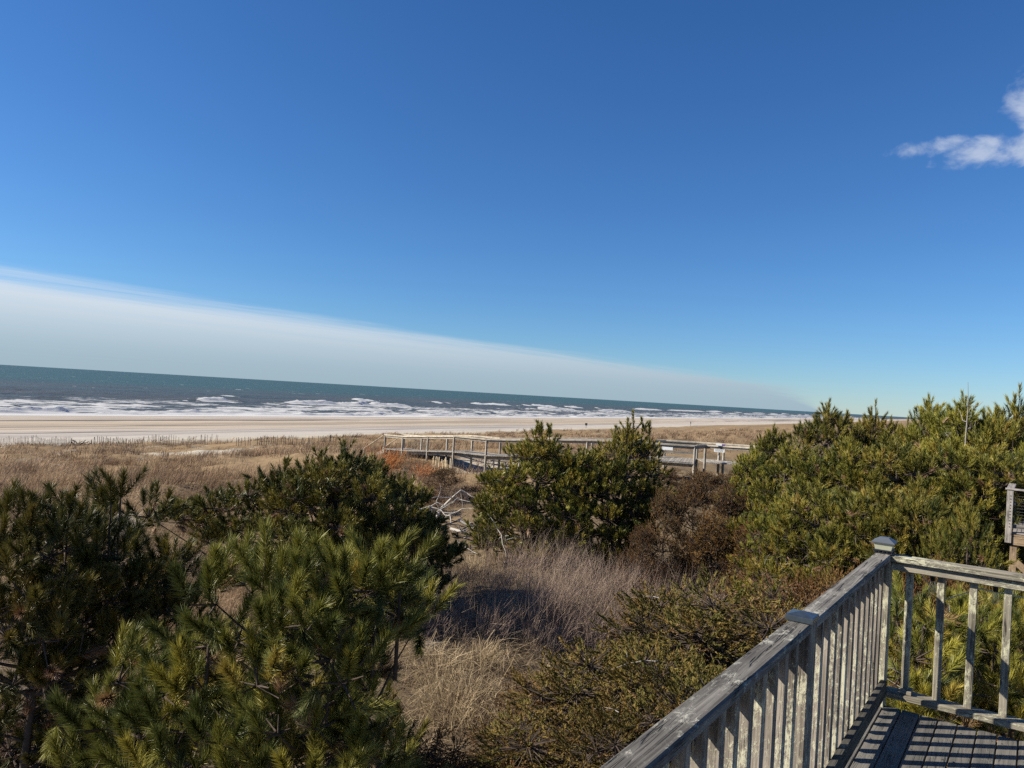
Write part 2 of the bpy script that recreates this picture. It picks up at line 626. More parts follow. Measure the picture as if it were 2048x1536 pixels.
def painted_end_shadow(g, obj, col):  # shadow across the far part of the boards, painted into the wood colour
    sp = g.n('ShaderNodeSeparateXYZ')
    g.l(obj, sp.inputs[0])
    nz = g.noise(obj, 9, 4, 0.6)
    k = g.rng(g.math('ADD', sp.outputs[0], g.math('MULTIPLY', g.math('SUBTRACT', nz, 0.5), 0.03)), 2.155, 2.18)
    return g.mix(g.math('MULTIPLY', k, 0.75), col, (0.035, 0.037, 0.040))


W_CAP = m_wood('dark_weathered_cap', (0.072, 0.066, 0.058), (0.25, 0.23, 0.20), (0.47, 0.45, 0.37), 0.22, 1.0, 40)
W_PALE = m_wood('pale_lichened_wood', (0.12, 0.105, 0.08), (0.38, 0.34, 0.26), (0.55, 0.53, 0.37), 0.42, 1.0, 60)
W_BAL = m_wood('lichened_baluster', (0.12, 0.10, 0.080), (0.36, 0.31, 0.25), (0.56, 0.53, 0.38), 0.36, 1.0, 75)
W_DARK = m_wood('damp_dark_wood', (0.04, 0.037, 0.032), (0.13, 0.12, 0.10), (0.25, 0.24, 0.17), 0.12)
W_DECK = m_wood('deck_board_wood', (0.31, 0.275, 0.22), (0.66, 0.59, 0.48), (0.50, 0.48, 0.39), 0.24, 1.0, 55, painted_end_shadow)
W_WALK = m_wood('boardwalk_timber', (0.20, 0.18, 0.15), (0.46, 0.41, 0.34), (0.42, 0.40, 0.30), 0.05)
W_WALKTOP = m_wood('boardwalk_rail_cap', (0.34, 0.29, 0.22), (0.62, 0.54, 0.43), (0.5, 0.47, 0.36), 0.05)
W_FENCE = m_wood('snow_fence_slat', (0.10, 0.08, 0.07), (0.24, 0.19, 0.155), lich_amt=0.0)
W_FENCEPALE = m_wood('pale_fence_slat', (0.40, 0.31, 0.19), (0.66, 0.54, 0.36), lich_amt=0.0)
W_NEWISH = m_wood('tan_framing_timber', (0.22, 0.15, 0.09), (0.42, 0.31, 0.20), lich_amt=0.0)
W_GREY = m_wood('silver_grey_cedar', (0.20, 0.18, 0.16), (0.42, 0.38, 0.34), lich_amt=0.0)
METAL_CAP = m_plain('tarnished_metal_cap', (0.10, 0.125, 0.15), 0.35, 0.5, 0.75, 40, 0.5)
PLASTIC = m_plain('grey_plastic', (0.085, 0.095, 0.11), 0.45, 0.4, 0.0, 20, 0.2)
BLACKP = m_plain('black_plastic', (0.018, 0.018, 0.02), 0.5, 0.4)
LENS = m_plain('clouded_lens', (0.42, 0.42, 0.30), 0.35, 0.5, 0.0, 14, 0.3)
WIRE = m_plain('steel_wire', (0.10, 0.10, 0.10), 0.5, 0.5, 0.6)
CORD = m_plain('cream_cord', (0.52, 0.47, 0.30), 0.6, 0.3)
SIGNW = m_plain('white_sign_paint', (0.80, 0.80, 0.78), 0.5, 0.4, 0.0, 20, 0.06)
SIGNT = m_plain('sign_lettering', (0.10, 0.13, 0.12), 0.6, 0.3)
SIGNP = m_plain('purple_sticker', (0.20, 0.13, 0.30), 0.6, 0.3)


def m_glass():
    m, g = mat('bulb_glass')
    gl = g.n('ShaderNodeBsdfGlossy')
    gl.inputs['Roughness'].default_value = 0.08
    gl.inputs['Color'].default_value = (0.9, 0.88, 0.8, 1)
    tr = g.n('ShaderNodeBsdfTransparent')
    tr.inputs['Color'].default_value = (0.86, 0.86, 0.82, 1)
    lw = g.n('ShaderNodeLayerWeight')
    lw.inputs['Blend'].default_value = 0.35
    mx = g.n('ShaderNodeMixShader')
    g.l(g.rng(lw.outputs['Facing'], 0.0, 1.0, 0.06, 0.55, False), mx.inputs[0])
    g.l(tr.outputs[0], mx.inputs[1])
    g.l(gl.outputs[0], mx.inputs[2])
    finish(g, mx.outputs[0])
    return m


GLASS = m_glass()

# ------------------------------------------------------------------ the land, the beach, the sea
ul = spaced([(-900, -100, 80), (-100, -20, 4), (-20, 45, 0.4), (45, 97, 0.6)])
sl = spaced([(-900, -60, 60), (-60, -4, 4), (-4, 70, 0.45), (70, 130, 0.9), (130, 300, 4), (300, 1200, 30), (1200, 12000, 600)])
ground = tag(grid_obj('dune_ground', ul, sl, terr_us, GROUND), kind='structure', label='sandy dune ground under grass and shrubs')
ul = spaced([(97, 200, 0.8), (200, 400, 10)])
sl = spaced([(-900, 0, 60), (0, 60, 4), (60, 260, 1.6), (260, 700, 6), (700, 12000, 300)])
beach = tag(grid_obj('beach', ul, sl, terr_us, BEACH), kind='structure', label='wide pale sand beach streaked with dark mineral bands')


def breaker(u, s, u0, amp, wid, wob, seed, segl=26.0):
    """a breaking crest: steep to the shore, long back; amplitude comes and goes along the shore"""
    c = u0 + (fbm(s / 60.0, s * 0 + seed, seed, 3) - 0.5) * wob + (fbm(s / 7.0, s * 0 + seed, seed + 2, 2) - 0.5) * wid * 0.5
    a = np.clip((fbm(s / segl, s * 0 + seed * 3.1, seed + 5, 3) - (0.30 if u0 < 215 else 0.37)) * 4.5, 0, 1)
    a = a * (0.65 + 0.7 * (fbm(s / 5.0, s * 0 + seed, seed + 9, 3) - 0.25))
    d = u - c
    prof = np.where(d < 0, np.exp(-(d / (wid * 0.45)) ** 2), np.exp(-(d / (wid * 1.3)) ** 2))
    return amp * a * prof, a, d


BRK = [(199.5, 0.8, 2.6, 4, 41, 22.0), (207.5, 1.2, 4.0, 6, 51, 30.0), (240, 0.7, 5.0, 24, 61, 22.0),
       (303, 2.3, 8.0, 22, 81, 60.0), (392, 2.2, 11.0, 30, 103, 34.0)]


def sea_z(u, s):
    z = 0.05 + (fbm(u / 16, s / 30, 77, 3) - 0.5) * 0.9 * np.clip((u - 193) / 15, 0, 1)
    z = z + (fbm(u / 3.0, s / 5.0, 87, 3) - 0.5) * 0.5 * np.clip((u - 193) / 10, 0, 1)
    rough = (fbm(u / 1.1, s / 2.2, 97, 3) - 0.5)
    for b in BRK:
        h, a, d = breaker(u, s, *b)
        z = z + h * (1 + rough * 0.9 * a)
    z = z + 1.1 * np.exp(-((s - 113) / 1.6) ** 2 - ((u - 208) / 2.2) ** 2) * (0.7 + 1.2 * rough) + 0.5 * np.exp(-((s - 107) / 6.0) ** 2 - ((u - 208) / 2.6) ** 2) * (0.8 + 1.2 * rough)
    return z


def sea_foam(u, s):
    f = np.zeros_like(u)
    for (u0, amp, wid, wob, seed, sg) in BRK:
        h, a, d = breaker(u, s, u0, amp, wid, wob, seed, sg)
        brk = np.clip((a - 0.30) * 3.2, 0, 1)
        front = np.exp(-((d + wid * 0.25) / (wid * 0.6)) ** 2) * brk * 1.25
        wash = np.exp(-np.clip(-d, 0, None) / (wid * 2.2)) * (d < 0) * np.clip((a - 0.25) * 1.6, 0, 1) * 0.55
        f = np.maximum(f, np.maximum(front * 1.0, wash))
    zone = np.clip((u - 193) / 6, 0, 1) * np.clip((350 - u) / 70, 0, 1)
    f = np.maximum(f, zone * (0.28 + 0.80 * (fbm(u / 22, s / 30, 123, 4) - 0.30)))
    sh = np.exp(-((u - 194.5 - (fbm(s / 18, s * 0, 133, 3) - 0.5) * 6) / 8.5) ** 2) * 1.6
    f = np.maximum(f, sh)
    f = np.maximum(f, 1.4 * np.exp(-((s - 110) / 8.0) ** 2 - ((u - 207) / 4.5) ** 2))
    f = f * np.clip((440 - u) / 40, 0, 1)
    return f


ul = spaced([(188, 215, 0.45), (215, 345, 0.75), (345, 440, 1.6)])
sl = spaced([(30, 70, 3.0), (70, 260, 0.9), (260, 480, 1.8), (480, 1000, 6), (1000, 3000, 50)])
sea_near = tag(grid_obj('surf', ul, sl, sea_z, SEA_NEAR, {'foam': sea_foam}), kind='structure', label='breaking surf with white foam along the beach')


def far_z(u, s):
    return np.where(u < 441, sea_z(np.full_like(u, 440.0), s) - 0.15, 0.0 + (fbm(u / 40, s / 70, 177, 3) - 0.5) * 1.2 * np.clip(1500 / np.maximum(u, 1), 0, 1))


ul = spaced([(440, 700, 9), (700, 2000, 60), (2000, 70000, 6000)])
sl = spaced([(-30000, -500, 3000), (-500, 30, 50), (30, 500, 8), (500, 3000, 80), (3000, 70000, 6000)])
sea_far = tag(grid_obj('sea', ul, sl, far_z, SEA_FAR), kind='structure', label='teal open ocean reaching the horizon')
ul = spaced([(188, 440, 60)])
sl = spaced([(-30000, -500, 3000), (-500, 30, 60)])
tag(grid_obj('surf', ul, sl, lambda u, s: 0.1 + u * 0, SEA_FAR), kind='structure', label='shallow sea beyond the left of the view')
sl = spaced([(3000, 70000, 9000)])
tag(grid_obj('surf', ul, sl, lambda u, s: 0.1 + u * 0, SEA_FAR), kind='structure', label='shallow sea far down the coast')


# ------------------------------------------------------------------ timber pieces
_beams = {}


def beam_mesh(L, wd, ht, m, ch=0.004):
    key = (round(L, 3), round(wd, 3), round(ht, 3), m.name, ch)
    if key in _beams:
        return _beams[key]
    a, b = wd / 2, ht / 2
    c = min(ch, a * 0.4, b * 0.4)
    ring = [(-a, -b + c), (-a + c, -b), (a - c, -b), (a, -b + c), (a, b - c), (a - c, b), (-a + c, b), (-a, b - c)]
    V = [(0, y, z) for y, z in ring] + [(L, y, z) for y, z in ring]
    F = [(i, (i + 1) % 8, 8 + (i + 1) % 8, 8 + i)[::-1] for i in range(8)]
    F += [tuple(range(8)), tuple(range(15, 7, -1))]
    me = bpy.data.meshes.new('timber')
    me.from_pydata(V, [], F)
    me.materials.append(m)
    me.update()
    _beams[key] = me
    return me


def place(name, me, Mw, parent):
    o = bpy.data.objects.new(name, me)
    link(o, parent)
    o.matrix_basis = Matrix.Translation(-Vector(parent.location)) @ Mw if parent else Mw
    return o


def frame(p0, p1, up=(0, 0, 1)):
    x = (Vector(p1) - Vector(p0)).normalized()
    z = Vector(up)
    z = (z - x * z.dot(x))
    if z.length < 1e-4:
        z = Vector((1, 0, 0)) - x * x.x
    z.normalize()
    y = z.cross(x)
    Mx = Matrix.Identity(4)
    for i in range(3):
        Mx[i][0], Mx[i][1], Mx[i][2], Mx[i][3] = x[i], y[i], z[i], p0[i]
    return Mx


def beam(name, p0, p1, wd, ht, m, parent, up=(0, 0, 1), ch=0.004):
    """wd across, ht along up"""
    L = (Vector(p1) - Vector(p0)).length
    return place(name, beam_mesh(L, wd, ht, m, ch), frame(p0, p1, up), parent)


def poly(name, V, F, m, parent, smooth=False):
    me = bpy.data.meshes.new(name)
    c = Vector(parent.location) if parent else Vector((0, 0, 0))
    me.from_pydata([tuple(Vector(v) - c) for v in V], [], F)
    me.materials.append(m)
    if smooth:
        me.polygons.foreach_set('use_smooth', [True] * len(me.polygons))
    me.update()
    return link(bpy.data.objects.new(name, me), parent)


def lathe(name, base, axis_pts, m, parent, n=14, rot=0.0, smooth=True):
    """axis_pts: list of (radius, z)"""
    V, F = [], []
    for r, z in axis_pts:
        for k in range(n):
            a = rot + 2 * math.pi * k / n
            V.append((base[0] + r * math.cos(a), base[1] + r * math.sin(a), base[2] + z))
    for i in range(len(axis_pts) - 1):
        for k in range(n):
            F.append((i * n + k, i * n + (k + 1) % n, (i + 1) * n + (k + 1) % n, (i + 1) * n + k))
    F.append(tuple(range(n))[::-1])
    F.append(tuple(range((len(axis_pts) - 1) * n, len(axis_pts) * n)))
    return poly(name, V, F, m, parent, smooth)


def tubes(segs, sides=3):
    """segs: array (n,8): p0 p1 r0 r1 -> V,F tris"""
    S = np.asarray(segs, float)
    p0, p1, r0, r1 = S[:, 0:3], S[:, 3:6], S[:, 6], S[:, 7]
    d = p1 - p0
    d /= np.linalg.norm(d, axis=1, keepdims=True) + 1e-9
    ref = np.where(np.abs(d[:, 2:3]) < 0.9, np.array([[0, 0, 1.0]]), np.array([[1.0, 0, 0]]))
    b = np.cross(d, ref)
    b /= np.linalg.norm(b, axis=1, keepdims=True) + 1e-9
    c = np.cross(d, b)
    n = len(S)
    V = np.zeros((n, 2 * sides, 3))
    for k in range(sides):
        a = 2 * math.pi * k / sides
        o = math.cos(a) * b + math.sin(a) * c
        V[:, k] = p0 + o * r0[:, None]
        V[:, sides + k] = p1 + o * r1[:, None]
    base = (np.arange(n) * 2 * sides)[:, None]
    F = []
    for k in range(sides):
        k2 = (k + 1) % sides
        F.append(np.concatenate([base + k, base + k2, base + sides + k2], 1))
        F.append(np.concatenate([base + k, base + sides + k2, base + sides + k], 1))
    return V.reshape(-1, 3), np.concatenate(F, 0)


# ------------------------------------------------------------------ our deck
AZ = rad(35.4)
LD = np.array([math.sin(AZ), math.cos(AZ)])
RD = np.array([LD[1], -LD[0]])
DECK, CAP = EYE - 1.75, EYE - 0.836


def D3(l, r, z):
    p = l * LD + r * RD
    return (float(p[0]), float(p[1]), float(z))


deck = empty('wooden_deck', D3(3.0, 0.6, DECK), 'weathered grey deck floor of narrow boards striped with baluster shadows', 'deck')
k = 0
r0 = -0.800
while r0 < 2.6:
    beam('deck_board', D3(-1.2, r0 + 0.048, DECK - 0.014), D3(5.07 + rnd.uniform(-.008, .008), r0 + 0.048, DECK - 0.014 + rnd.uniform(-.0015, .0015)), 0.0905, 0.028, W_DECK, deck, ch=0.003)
    r0 += 0.0965
SCREW = lathe('screw_head', (0, 0, 0), [(0.0042, -0.002), (0.0042, 0.0008), (0.003, 0.0011)], BLACKP, None, 8)
sc_me = SCREW.data
bpy.data.objects.remove(SCREW)
for q in range(18):
    for ll in (4.94, 4.50, 3.8):
        for dr in (-0.024, 0.026):
            o = place('screw_head', sc_me, Matrix.Translation(D3(ll + rnd.uniform(-.012, .012), -0.800 + 0.0965 * q + 0.048 + dr, DECK + 0.001)), deck)
for ll in (-1.1, 0.2, 1.4, 2.6, 3.8):
    beam('joist', D3(ll, -0.8, DECK - 0.115), D3(ll, 2.6, DECK - 0.115), 0.038, 0.17, W_DARK, deck)
beam('rim_joist', D3(5.02, -0.8, DECK - 0.12), D3(5.02, 2.6, DECK - 0.12), 0.038, 0.18, W_DARK, deck)
beam('rim_joist', D3(-1.2, -0.78, DECK - 0.3), D3(5.0, -0.78, DECK - 0.3), 0.06, 0.16, W_DARK, deck)
beam('rim_joist', D3(-1.2, 2.5, DECK - 0.3), D3(5.0, 2.5, DECK - 0.3), 0.06, 0.16, W_DARK, deck)
for ll in (-1.0, 2.0, 4.9):
    for rr in (-0.78, 2.5):
        p = D3(ll, rr, DECK - 0.38)
        beam('support_post', (p[0], p[1], float(terr(p[0], p[1])) - 0.4), p, 0.14, 0.14, W_DARK, deck, up=(RD[0], RD[1], 0))

rail = empty('deck_railing', D3(3.0, -0.745, DECK), 'weathered wooden deck railing with square balusters turning a corner', 'railing')
RUP = (RD[0], RD[1], 0)
for ll, top in ((5.07, CAP - 0.039), (3.143, CAP + 0.004), (1.15, CAP + 0.004), (-1.0, CAP + 0.004)):
    beam('post', D3(ll, -0.745, DECK - 0.25), D3(ll, -0.745, top), 0.089, 0.089, W_PALE if ll > 4 else W_BAL, rail, up=RUP)
beam('post', D3(5.07, 1.95, DECK - 0.25), D3(5.07, 1.95, CAP - 0.039), 0.089, 0.089, W_PALE, rail, up=RUP)
c1 = beam('top_rail', D3(-1.2, -0.745, CAP - 0.019), D3(3.094, -0.745, CAP - 0.019), 0.092, 0.038, W_CAP, rail, ch=0.007)
c2 = beam('top_rail', D3(3.192, -0.745, CAP - 0.019), D3(5.116, -0.745, CAP - 0.019), 0.092, 0.038, W_CAP, rail, ch=0.007)
tag(c1, label='dark grey left rail cap with long cracks and lichen spots')
c3 = beam('top_rail', D3(5.07, -0.698, CAP - 0.021), D3(5.07, 2.6, CAP - 0.021), 0.090, 0.038, W_PALE, rail, ch=0.006)
tag(c3, label='pale lichen-covered right rail cap')
beam('rail_fascia', D3(-1.2, -0.779, CAP - 0.083), D3(5.02, -0.779, CAP - 0.083), 0.022, 0.088, W_DARK, rail)
beam('rail_fascia', D3(5.067, -0.698, CAP - 0.0665), D3(5.067, 2.6, CAP - 0.0665), 0.034, 0.050, W_PALE, rail)
beam('bottom_rail', D3(-1.2, -0.705, DECK + 0.120), D3(5.02, -0.705, DECK + 0.120), 0.036, 0.088, W_DARK, rail)
beam('bottom_rail', D3(5.085, -0.698, DECK + 0.080), D3(5.085, 2.6, DECK + 0.080), 0.110, 0.038, W_PALE, rail, ch=0.006)
beam('blocking', D3(5.085, -0.62, DECK + 0.112), D3(5.085, -0.56, DECK + 0.112), 0.09, 0.024, W_PALE, rail)


def baluster(name, p0, p1, m, parent, wx, sl):
    """square baluster with a chamfered head, x axis runs up"""
    L = p1[2] - p0[2]
    key = ('bal', round(L, 3), round(wx, 3), m.name, sl)
    if key not in _beams:
        a = wx / 2
        c = 0.003
        ring = [(-a, -a + c), (-a + c, -a), (a - c, -a), (a, -a + c), (a, a - c), (a - c, a), (-a + c, a), (-a, a - c)]
        V = [(0, y, z) for y, z in ring]
        V += [(L - sl, y, z) for y, z in ring]
        V += [(L, y * 0.35, z * 0.35) for y, z in ring]
        F = []
        for j in (0, 8):
            F += [(j + i, j + (i + 1) % 8, j + 8 + (i + 1) % 8, j + 8 + i)[::-1] for i in range(8)]
        F += [tuple(range(8)), tuple(range(23, 15, -1))]
        me = bpy.data.meshes.new('baluster')
        me.from_pydata(V, [], F)
        me.materials.append(m)
        me.update()
        _beams[key] = me
    return place(name, _beams[key], frame(p0, p1, RUP), parent)


ll = 4.955
while ll > -1.0:
    if min(abs(ll - 3.143), abs(ll - 1.15)) > 0.07:
        dl = rnd.uniform(-.004, .004)
        baluster('baluster', D3(ll + dl, -0.7455, DECK + 0.05), D3(ll + dl + rnd.uniform(-.003, .003), -0.7455, CAP - 0.046), W_BAL, rail, 0.040, 0.014)
    ll -= 0.138
rr = -0.603
while rr < 2.6:
    if abs(rr - 1.95) > 0.07:
        beam('baluster', D3(5.106, rr + rnd.uniform(-.005, .005), DECK + 0.0995), D3(5.106, rr, CAP - 0.0415), 0.040, 0.040, W_PALE, rail, up=RUP, ch=0.003)
    rr += 0.165

# flat metal cap on the near post

def sq(cx, cy, z, h):
    out = []
    for a, b in ((-1, -1), (-1, 1), (1, 1), (1, -1)):
        p = cx * LD + cy * RD + a * h * LD + b * h * RD
        out.append((p[0], p[1], z))
    return out


def stack(name, cx, cy, levels, m, parent):
    V, F = [], []
    for z, h in levels:
        V += sq(cx, cy, z, h)
    for i in range(len(levels) - 1):
        for q in range(4):
            F.append((i * 4 + q, i * 4 + (q + 1) % 4, i * 4 + 4 + (q + 1) % 4, i * 4 + 4 + q)[::-1])
    F.append((0, 1, 2, 3))
    e = 4 * (len(levels) - 1)
    F.append((e + 3, e + 2, e + 1, e))
    return poly(name, V, F, m, parent)


pc = stack('post_cap', 3.143, -0.745, [(CAP + 0.0045, 0.0525), (CAP + 0.023, 0.0525), (CAP + 0.025, 0.0500)], METAL_CAP, rail)
tag(pc, label='dark metal pyramid cap on the nearer post')
pt = stack('pyramid_top', 3.143, -0.745, [(CAP + 0.0255, 0.0500), (CAP + 0.036, 0.012), (CAP + 0.037, 0.006)], METAL_CAP, rail)
pt.parent = pc

lamp = empty('post_lamp', D3(5.07, -0.745, CAP), 'grey roofed solar lamp on the corner railing post', 'lamp')
stack('base', 5.07, -0.745, [(CAP + 0.001, 0.052), (CAP + 0.006, 0.052)], BLACKP, lamp)
for a in range(-2, 3):
    for (dl, dr) in ((a * 0.022, -0.047), (a * 0.022, 0.047), (-0.047, a * 0.022), (0.047, a * 0.022)):
        pass
for a in range(-2, 3):
    for q in range(4):
        dl, dr = [(a * 0.0225, -0.047), (a * 0.0225, 0.047), (-0.047, a * 0.0225), (0.047, a * 0.0225)][q]
        if q > 1 and abs(a) == 2:
            continue
        stack('lattice_bar', 5.07 + dl, -0.745 + dr, [(CAP + 0.0062, 0.0028), (CAP + 0.018, 0.0028)], BLACKP, lamp)
stack('collar', 5.07, -0.745, [(CAP + 0.0182, 0.053), (CAP + 0.024, 0.053)], BLACKP, lamp)
stack('lens', 5.07, -0.745, [(CAP + 0.0242, 0.044), (CAP + 0.066, 0.054)], LENS, lamp)
rf = stack('roof', 5.07, -0.745, [(CAP + 0.0662, 0.064), (CAP + 0.070, 0.064), (CAP + 0.092, 0.030), (CAP + 0.095, 0.027)], PLASTIC, lamp)
stack('solar_panel', 5.07, -0.745, [(CAP + 0.0952, 0.023), (CAP + 0.0965, 0.023)], BLACKP, rf)

# string light clipped under the right rail
sl_ = empty('string_light', D3(5.14, -0.30, CAP - 0.14), 'cream cord with two clear glass bulbs hanging under the rail', 'string light')
pts = [D3(5.150, -0.70, CAP - 0.06), D3(5.150, -0.56, CAP - 0.10), D3(5.150, -0.49, CAP - 0.17), D3(5.150, -0.43, CAP - 0.235), D3(5.150, -0.36, CAP - 0.20), D3(5.15, -0.25, CAP - 0.135), D3(5.15, -0.02, CAP - 0.145),
       D3(5.15, 0.3, CAP - 0.13), D3(5.15, 0.9, CAP - 0.16), D3(5.15, 1.6, CAP - 0.13)]
seg = [(*pts[i], *pts[i + 1], 0.0035, 0.0035) for i in range(len(pts) - 1)]
V, F = tubes(seg, 6)
poly('cord', V.tolist(), F.tolist(), CORD, sl_)
for rr in (-0.487, -0.17):
    b0 = D3(5.150, rr, CAP - 0.205)
    lathe('socket', b0, [(0.012, 0.075), (0.013, 0.070), (0.013, 0.105), (0.008, 0.112)], BLACKP, sl_, 10)
    lathe('bulb', b0, [(0.004, 0.0), (0.015, 0.004), (0.0215, 0.018), (0.020, 0.036), (0.014, 0.060), (0.012, 0.073)], GLASS, sl_, 14)

# ------------------------------------------------------------------ neighbouring deck at the right edge
ND = RD.copy()
NL = LD.copy()
n0 = at(2017, 1064, 16.0)
NZ = float(n0[2])


def N3(a, b, z):
    p = n0[:2] + a * ND + b * NL
    return (float(p[0]), float(p[1]), float(NZ + z))


nd = empty('neighbour_deck', N3(1.2, 1.0, 0), "neighbour's raised grey deck with cable rail at the right edge", 'deck')
NUP = (ND[0], ND[1], 0)
beam('corner_post', N3(0, 0, -0.22), N3(0, 0, 0.90), 0.115, 0.115, W_GREY, nd, up=NUP)
beam('corner_post', N3(0, 2.6, -0.22), N3(0, 2.6, 0.90), 0.115, 0.115, W_GREY, nd, up=NUP)
beam('corner_post', N3(2.4, 0, -0.22), N3(2.4, 0, 0.90), 0.115, 0.115, W_GREY, nd, up=NUP)
for q in range(11):
    b0 = N3(0.01, -0.0590, 0.12 + q * 0.066)
    V, F = tubes([(*b0, b0[0] - NL[0] * 0.006, b0[1] - NL[1] * 0.006, b0[2], 0.011, 0.009)], 8)
    poly('cable_bolt', V.tolist(), F.tolist() + [tuple(range(8, 16))], WIRE, nd)
    z = 0.12 + q * 0.066
    for (pa, pb) in ((N3(0.06, 0, z), N3(2.35, 0, z)), (N3(0, 0.06, z), N3(0, 2.55, z))):
        V, F = tubes([(*pa, *pb, 0.004, 0.004)], 5)
        poly('cable', V.tolist(), F.tolist(), WIRE, nd)
beam('cap_rail', N3(-0.09, 0, 0.919), N3(2.6, 0, 0.919), 0.14, 0.036, W_GREY, nd)
beam('cap_rail', N3(0, 0.072, 0.919), N3(0, 2.7, 0.919), 0.14, 0.036, W_GREY, nd)
beam('toe_rail', N3(0.06, 0.03, 0.13), N3(2.3, 0.03, 0.13), 0.05, 0.08, W_GREY, nd)
for q in range(18):
    beam('deck_board', N3(0.07, 0.08 + q * 0.145, -0.015), N3(2.6, 0.08 + q * 0.145, -0.015), 0.138, 0.03, W_GREY, nd)
beam('fascia_beam', N3(0.07, 0.0, -0.15), N3(2.6, 0.0, -0.15), 0.05, 0.22, W_NEWISH, nd)
beam('fascia_beam', N3(0.02, 0.08, -0.15), N3(0.02, 2.5, -0.15), 0.05, 0.22, W_NEWISH, nd)
for (a, b) in ((0.10, 0.08), (2.3, 0.08), (0.1, 2.5)):
    p = N3(a, b, -0.27)
    beam('support_post', (p[0], p[1], float(terr(p[0], p[1])) - 0.3), p, 0.13, 0.13, W_NEWISH, nd, up=NUP)
beam('brace', N3(0.16, 0.02, -0.62), N3(1.0, 0.02, -1.35), 0.05, 0.14, W_NEWISH, nd)
for q in range(6):
    beam('wall_board', N3(0.62 + q * 0.16, 2.75, 0.0), N3(0.62 + q * 0.16, 2.75, 1.38), 0.155, 0.03, W_GREY, nd, up=(NL[0], NL[1], 0))

# ------------------------------------------------------------------ beach boardwalk
WP = lambda x, y, Y: np.array(at(x, y, Y))
near = [WP(771, 868.4, 48.6), WP(806, 871.5, 47), WP(856.4, 871, 45), WP(908.6, 871, 43), WP(973.6, 877.2, 41.5), WP(1041.7, 878.5, 40.7), WP(1110, 878, 40.1), WP(1175, 878.8, 39.6), WP(1240, 880.5, 39.1), WP(1318, 886, 38.5), WP(1390, 890.5, 38)]
far = []
for i, p in enumerate(near):
    a = near[max(0, i - 1)]
    b = near[min(len(near) - 1, i + 1)]
    d = (b - a)[:2]
    d /= np.linalg.norm(d)
    nn = np.array([-d[1], d[0]])
    wdt = 1.45 if i < 9 else 3.6
    far.append(np.array([p[0] + nn[0] * wdt, p[1] + nn[1] * wdt, p[2] + 0.02]))
walk = empty('boardwalk', (near[5][0], near[5][1], near[5][2] - 1.6), 'weathered wooden boardwalk with post railings crossing the dune', 'boardwalk')
RH = 0.95


def walk_post(p, zt, depth=1.7):
    g = float(terr(p[0], p[1])) - 0.3
    beam('post', (p[0], p[1], min(g, zt - 1.3)), (p[0], p[1], zt), 0.10, 0.10, W_WALK, walk, up=(0.5, -0.86, 0))


def walk_rail(a, b):
    a = np.array(a)
    b = np.array(b)
    beam('top_rail', a + (0, 0, -0.04), b + (0, 0, -0.04), 0.15, 0.085, W_WALKTOP, walk)
    o = np.array([0, 0, -0.141])
    beam('rail_fascia', a + o, b + o, 0.038, 0.115, W_WALK, walk)


def planks(a0, a1, b0, b1, zoff=-RH):
    """boards laid across between the line a0-a1 and the line b0-b1"""
    L = max(np.linalg.norm((a1 - a0)[:2]), np.linalg.norm((b1 - b0)[:2]))
    n = max(1, int(round(L / 0.15)))
    for q in range(n):
        t = (q + 0.5) / n
        p = a0 + (a1 - a0) * t
        r = b0 + (b1 - b0) * t
        d = (r - p)
        d[2] = 0
        d /= np.linalg.norm(d)
        z0 = np.array([0, 0, zoff + rnd.uniform(-.004, .004)])
        beam('plank', p - d * 0.06 + z0, r + d * 0.06 + z0, 0.142 * min(1.0, L / n / 0.15), 0.036, W_WALK, walk)


for i in range(len(near) - 1):
    walk_rail(near[i], near[i + 1])
    if i != 8:
        walk_rail(far[i], far[i + 1])
    planks(near[i], near[i + 1], far[i], far[i + 1])
    for off in (0.12, 0.88):
        a = near[i] + (far[i] - near[i]) * off
        b = near[i + 1] + (far[i + 1] - near[i + 1]) * off
        beam('stringer', a + (0, 0, -RH - 0.115), b + (0, 0, -RH - 0.115), 0.05, 0.19, W_WALK, walk)
for i, p in enumerate(near):
    walk_post(p, p[2] - 0.02)
    walk_post(far[i], far[i][2] - 0.02)
# platform edge and the inland stretch
H_ = WP(1411, 889, 39.2)
R_ = WP(1514, 895, 37.8)
R2 = np.array([R_[0] + 0.7, R_[1] + 2.0, R_[2]])
F9 = far[10].copy()
walk_rail(far[8], far[9])
walk_rail(near[10], H_)
walk_rail(H_, R_)
walk_rail(F9, R2)
walk_post(H_, H_[2] - 0.02)
walk_post(WP(1504, 894.5, 37.95), R_[2] - 0.02)
walk_post((F9 * 0.55 + R2 * 0.45), F9[2] - 0.02)
walk_post(R2, R2[2] - 0.02)
planks(H_, R_, F9, R2)
beam('mid_rail', WP(1324, 903, 38.5), WP(1388, 906, 38.05), 0.04, 0.14, W_WALK, walk)
# stairs to the beach
A0 = far[0]
B0 = near[0]
sd = np.array([U_DIR[0], U_DIR[1]])
for q in range(7):
    o = np.array([sd[0] * 0.28 * (q + 1), sd[1] * 0.28 * (q + 1), -RH - 0.17 * (q + 1)])
    beam('stair_tread', B0 + o, A0 + o, 0.28, 0.036, W_WALK, walk)
for P0 in (A0, B0):
    e = np.array([sd[0] * 1.75, sd[1] * 1.75, -1.08])
    beam('stair_rail', P0, P0 + e, 0.14, 0.036, W_WALKTOP, walk)
    beam('stair_stringer', P0 + (0, 0, -RH - 0.1), P0 + e + (0, 0, -RH - 0.1), 0.05, 0.24, W_WALK, walk)
    walk_post(P0 + e, P0[2] - 1.12)


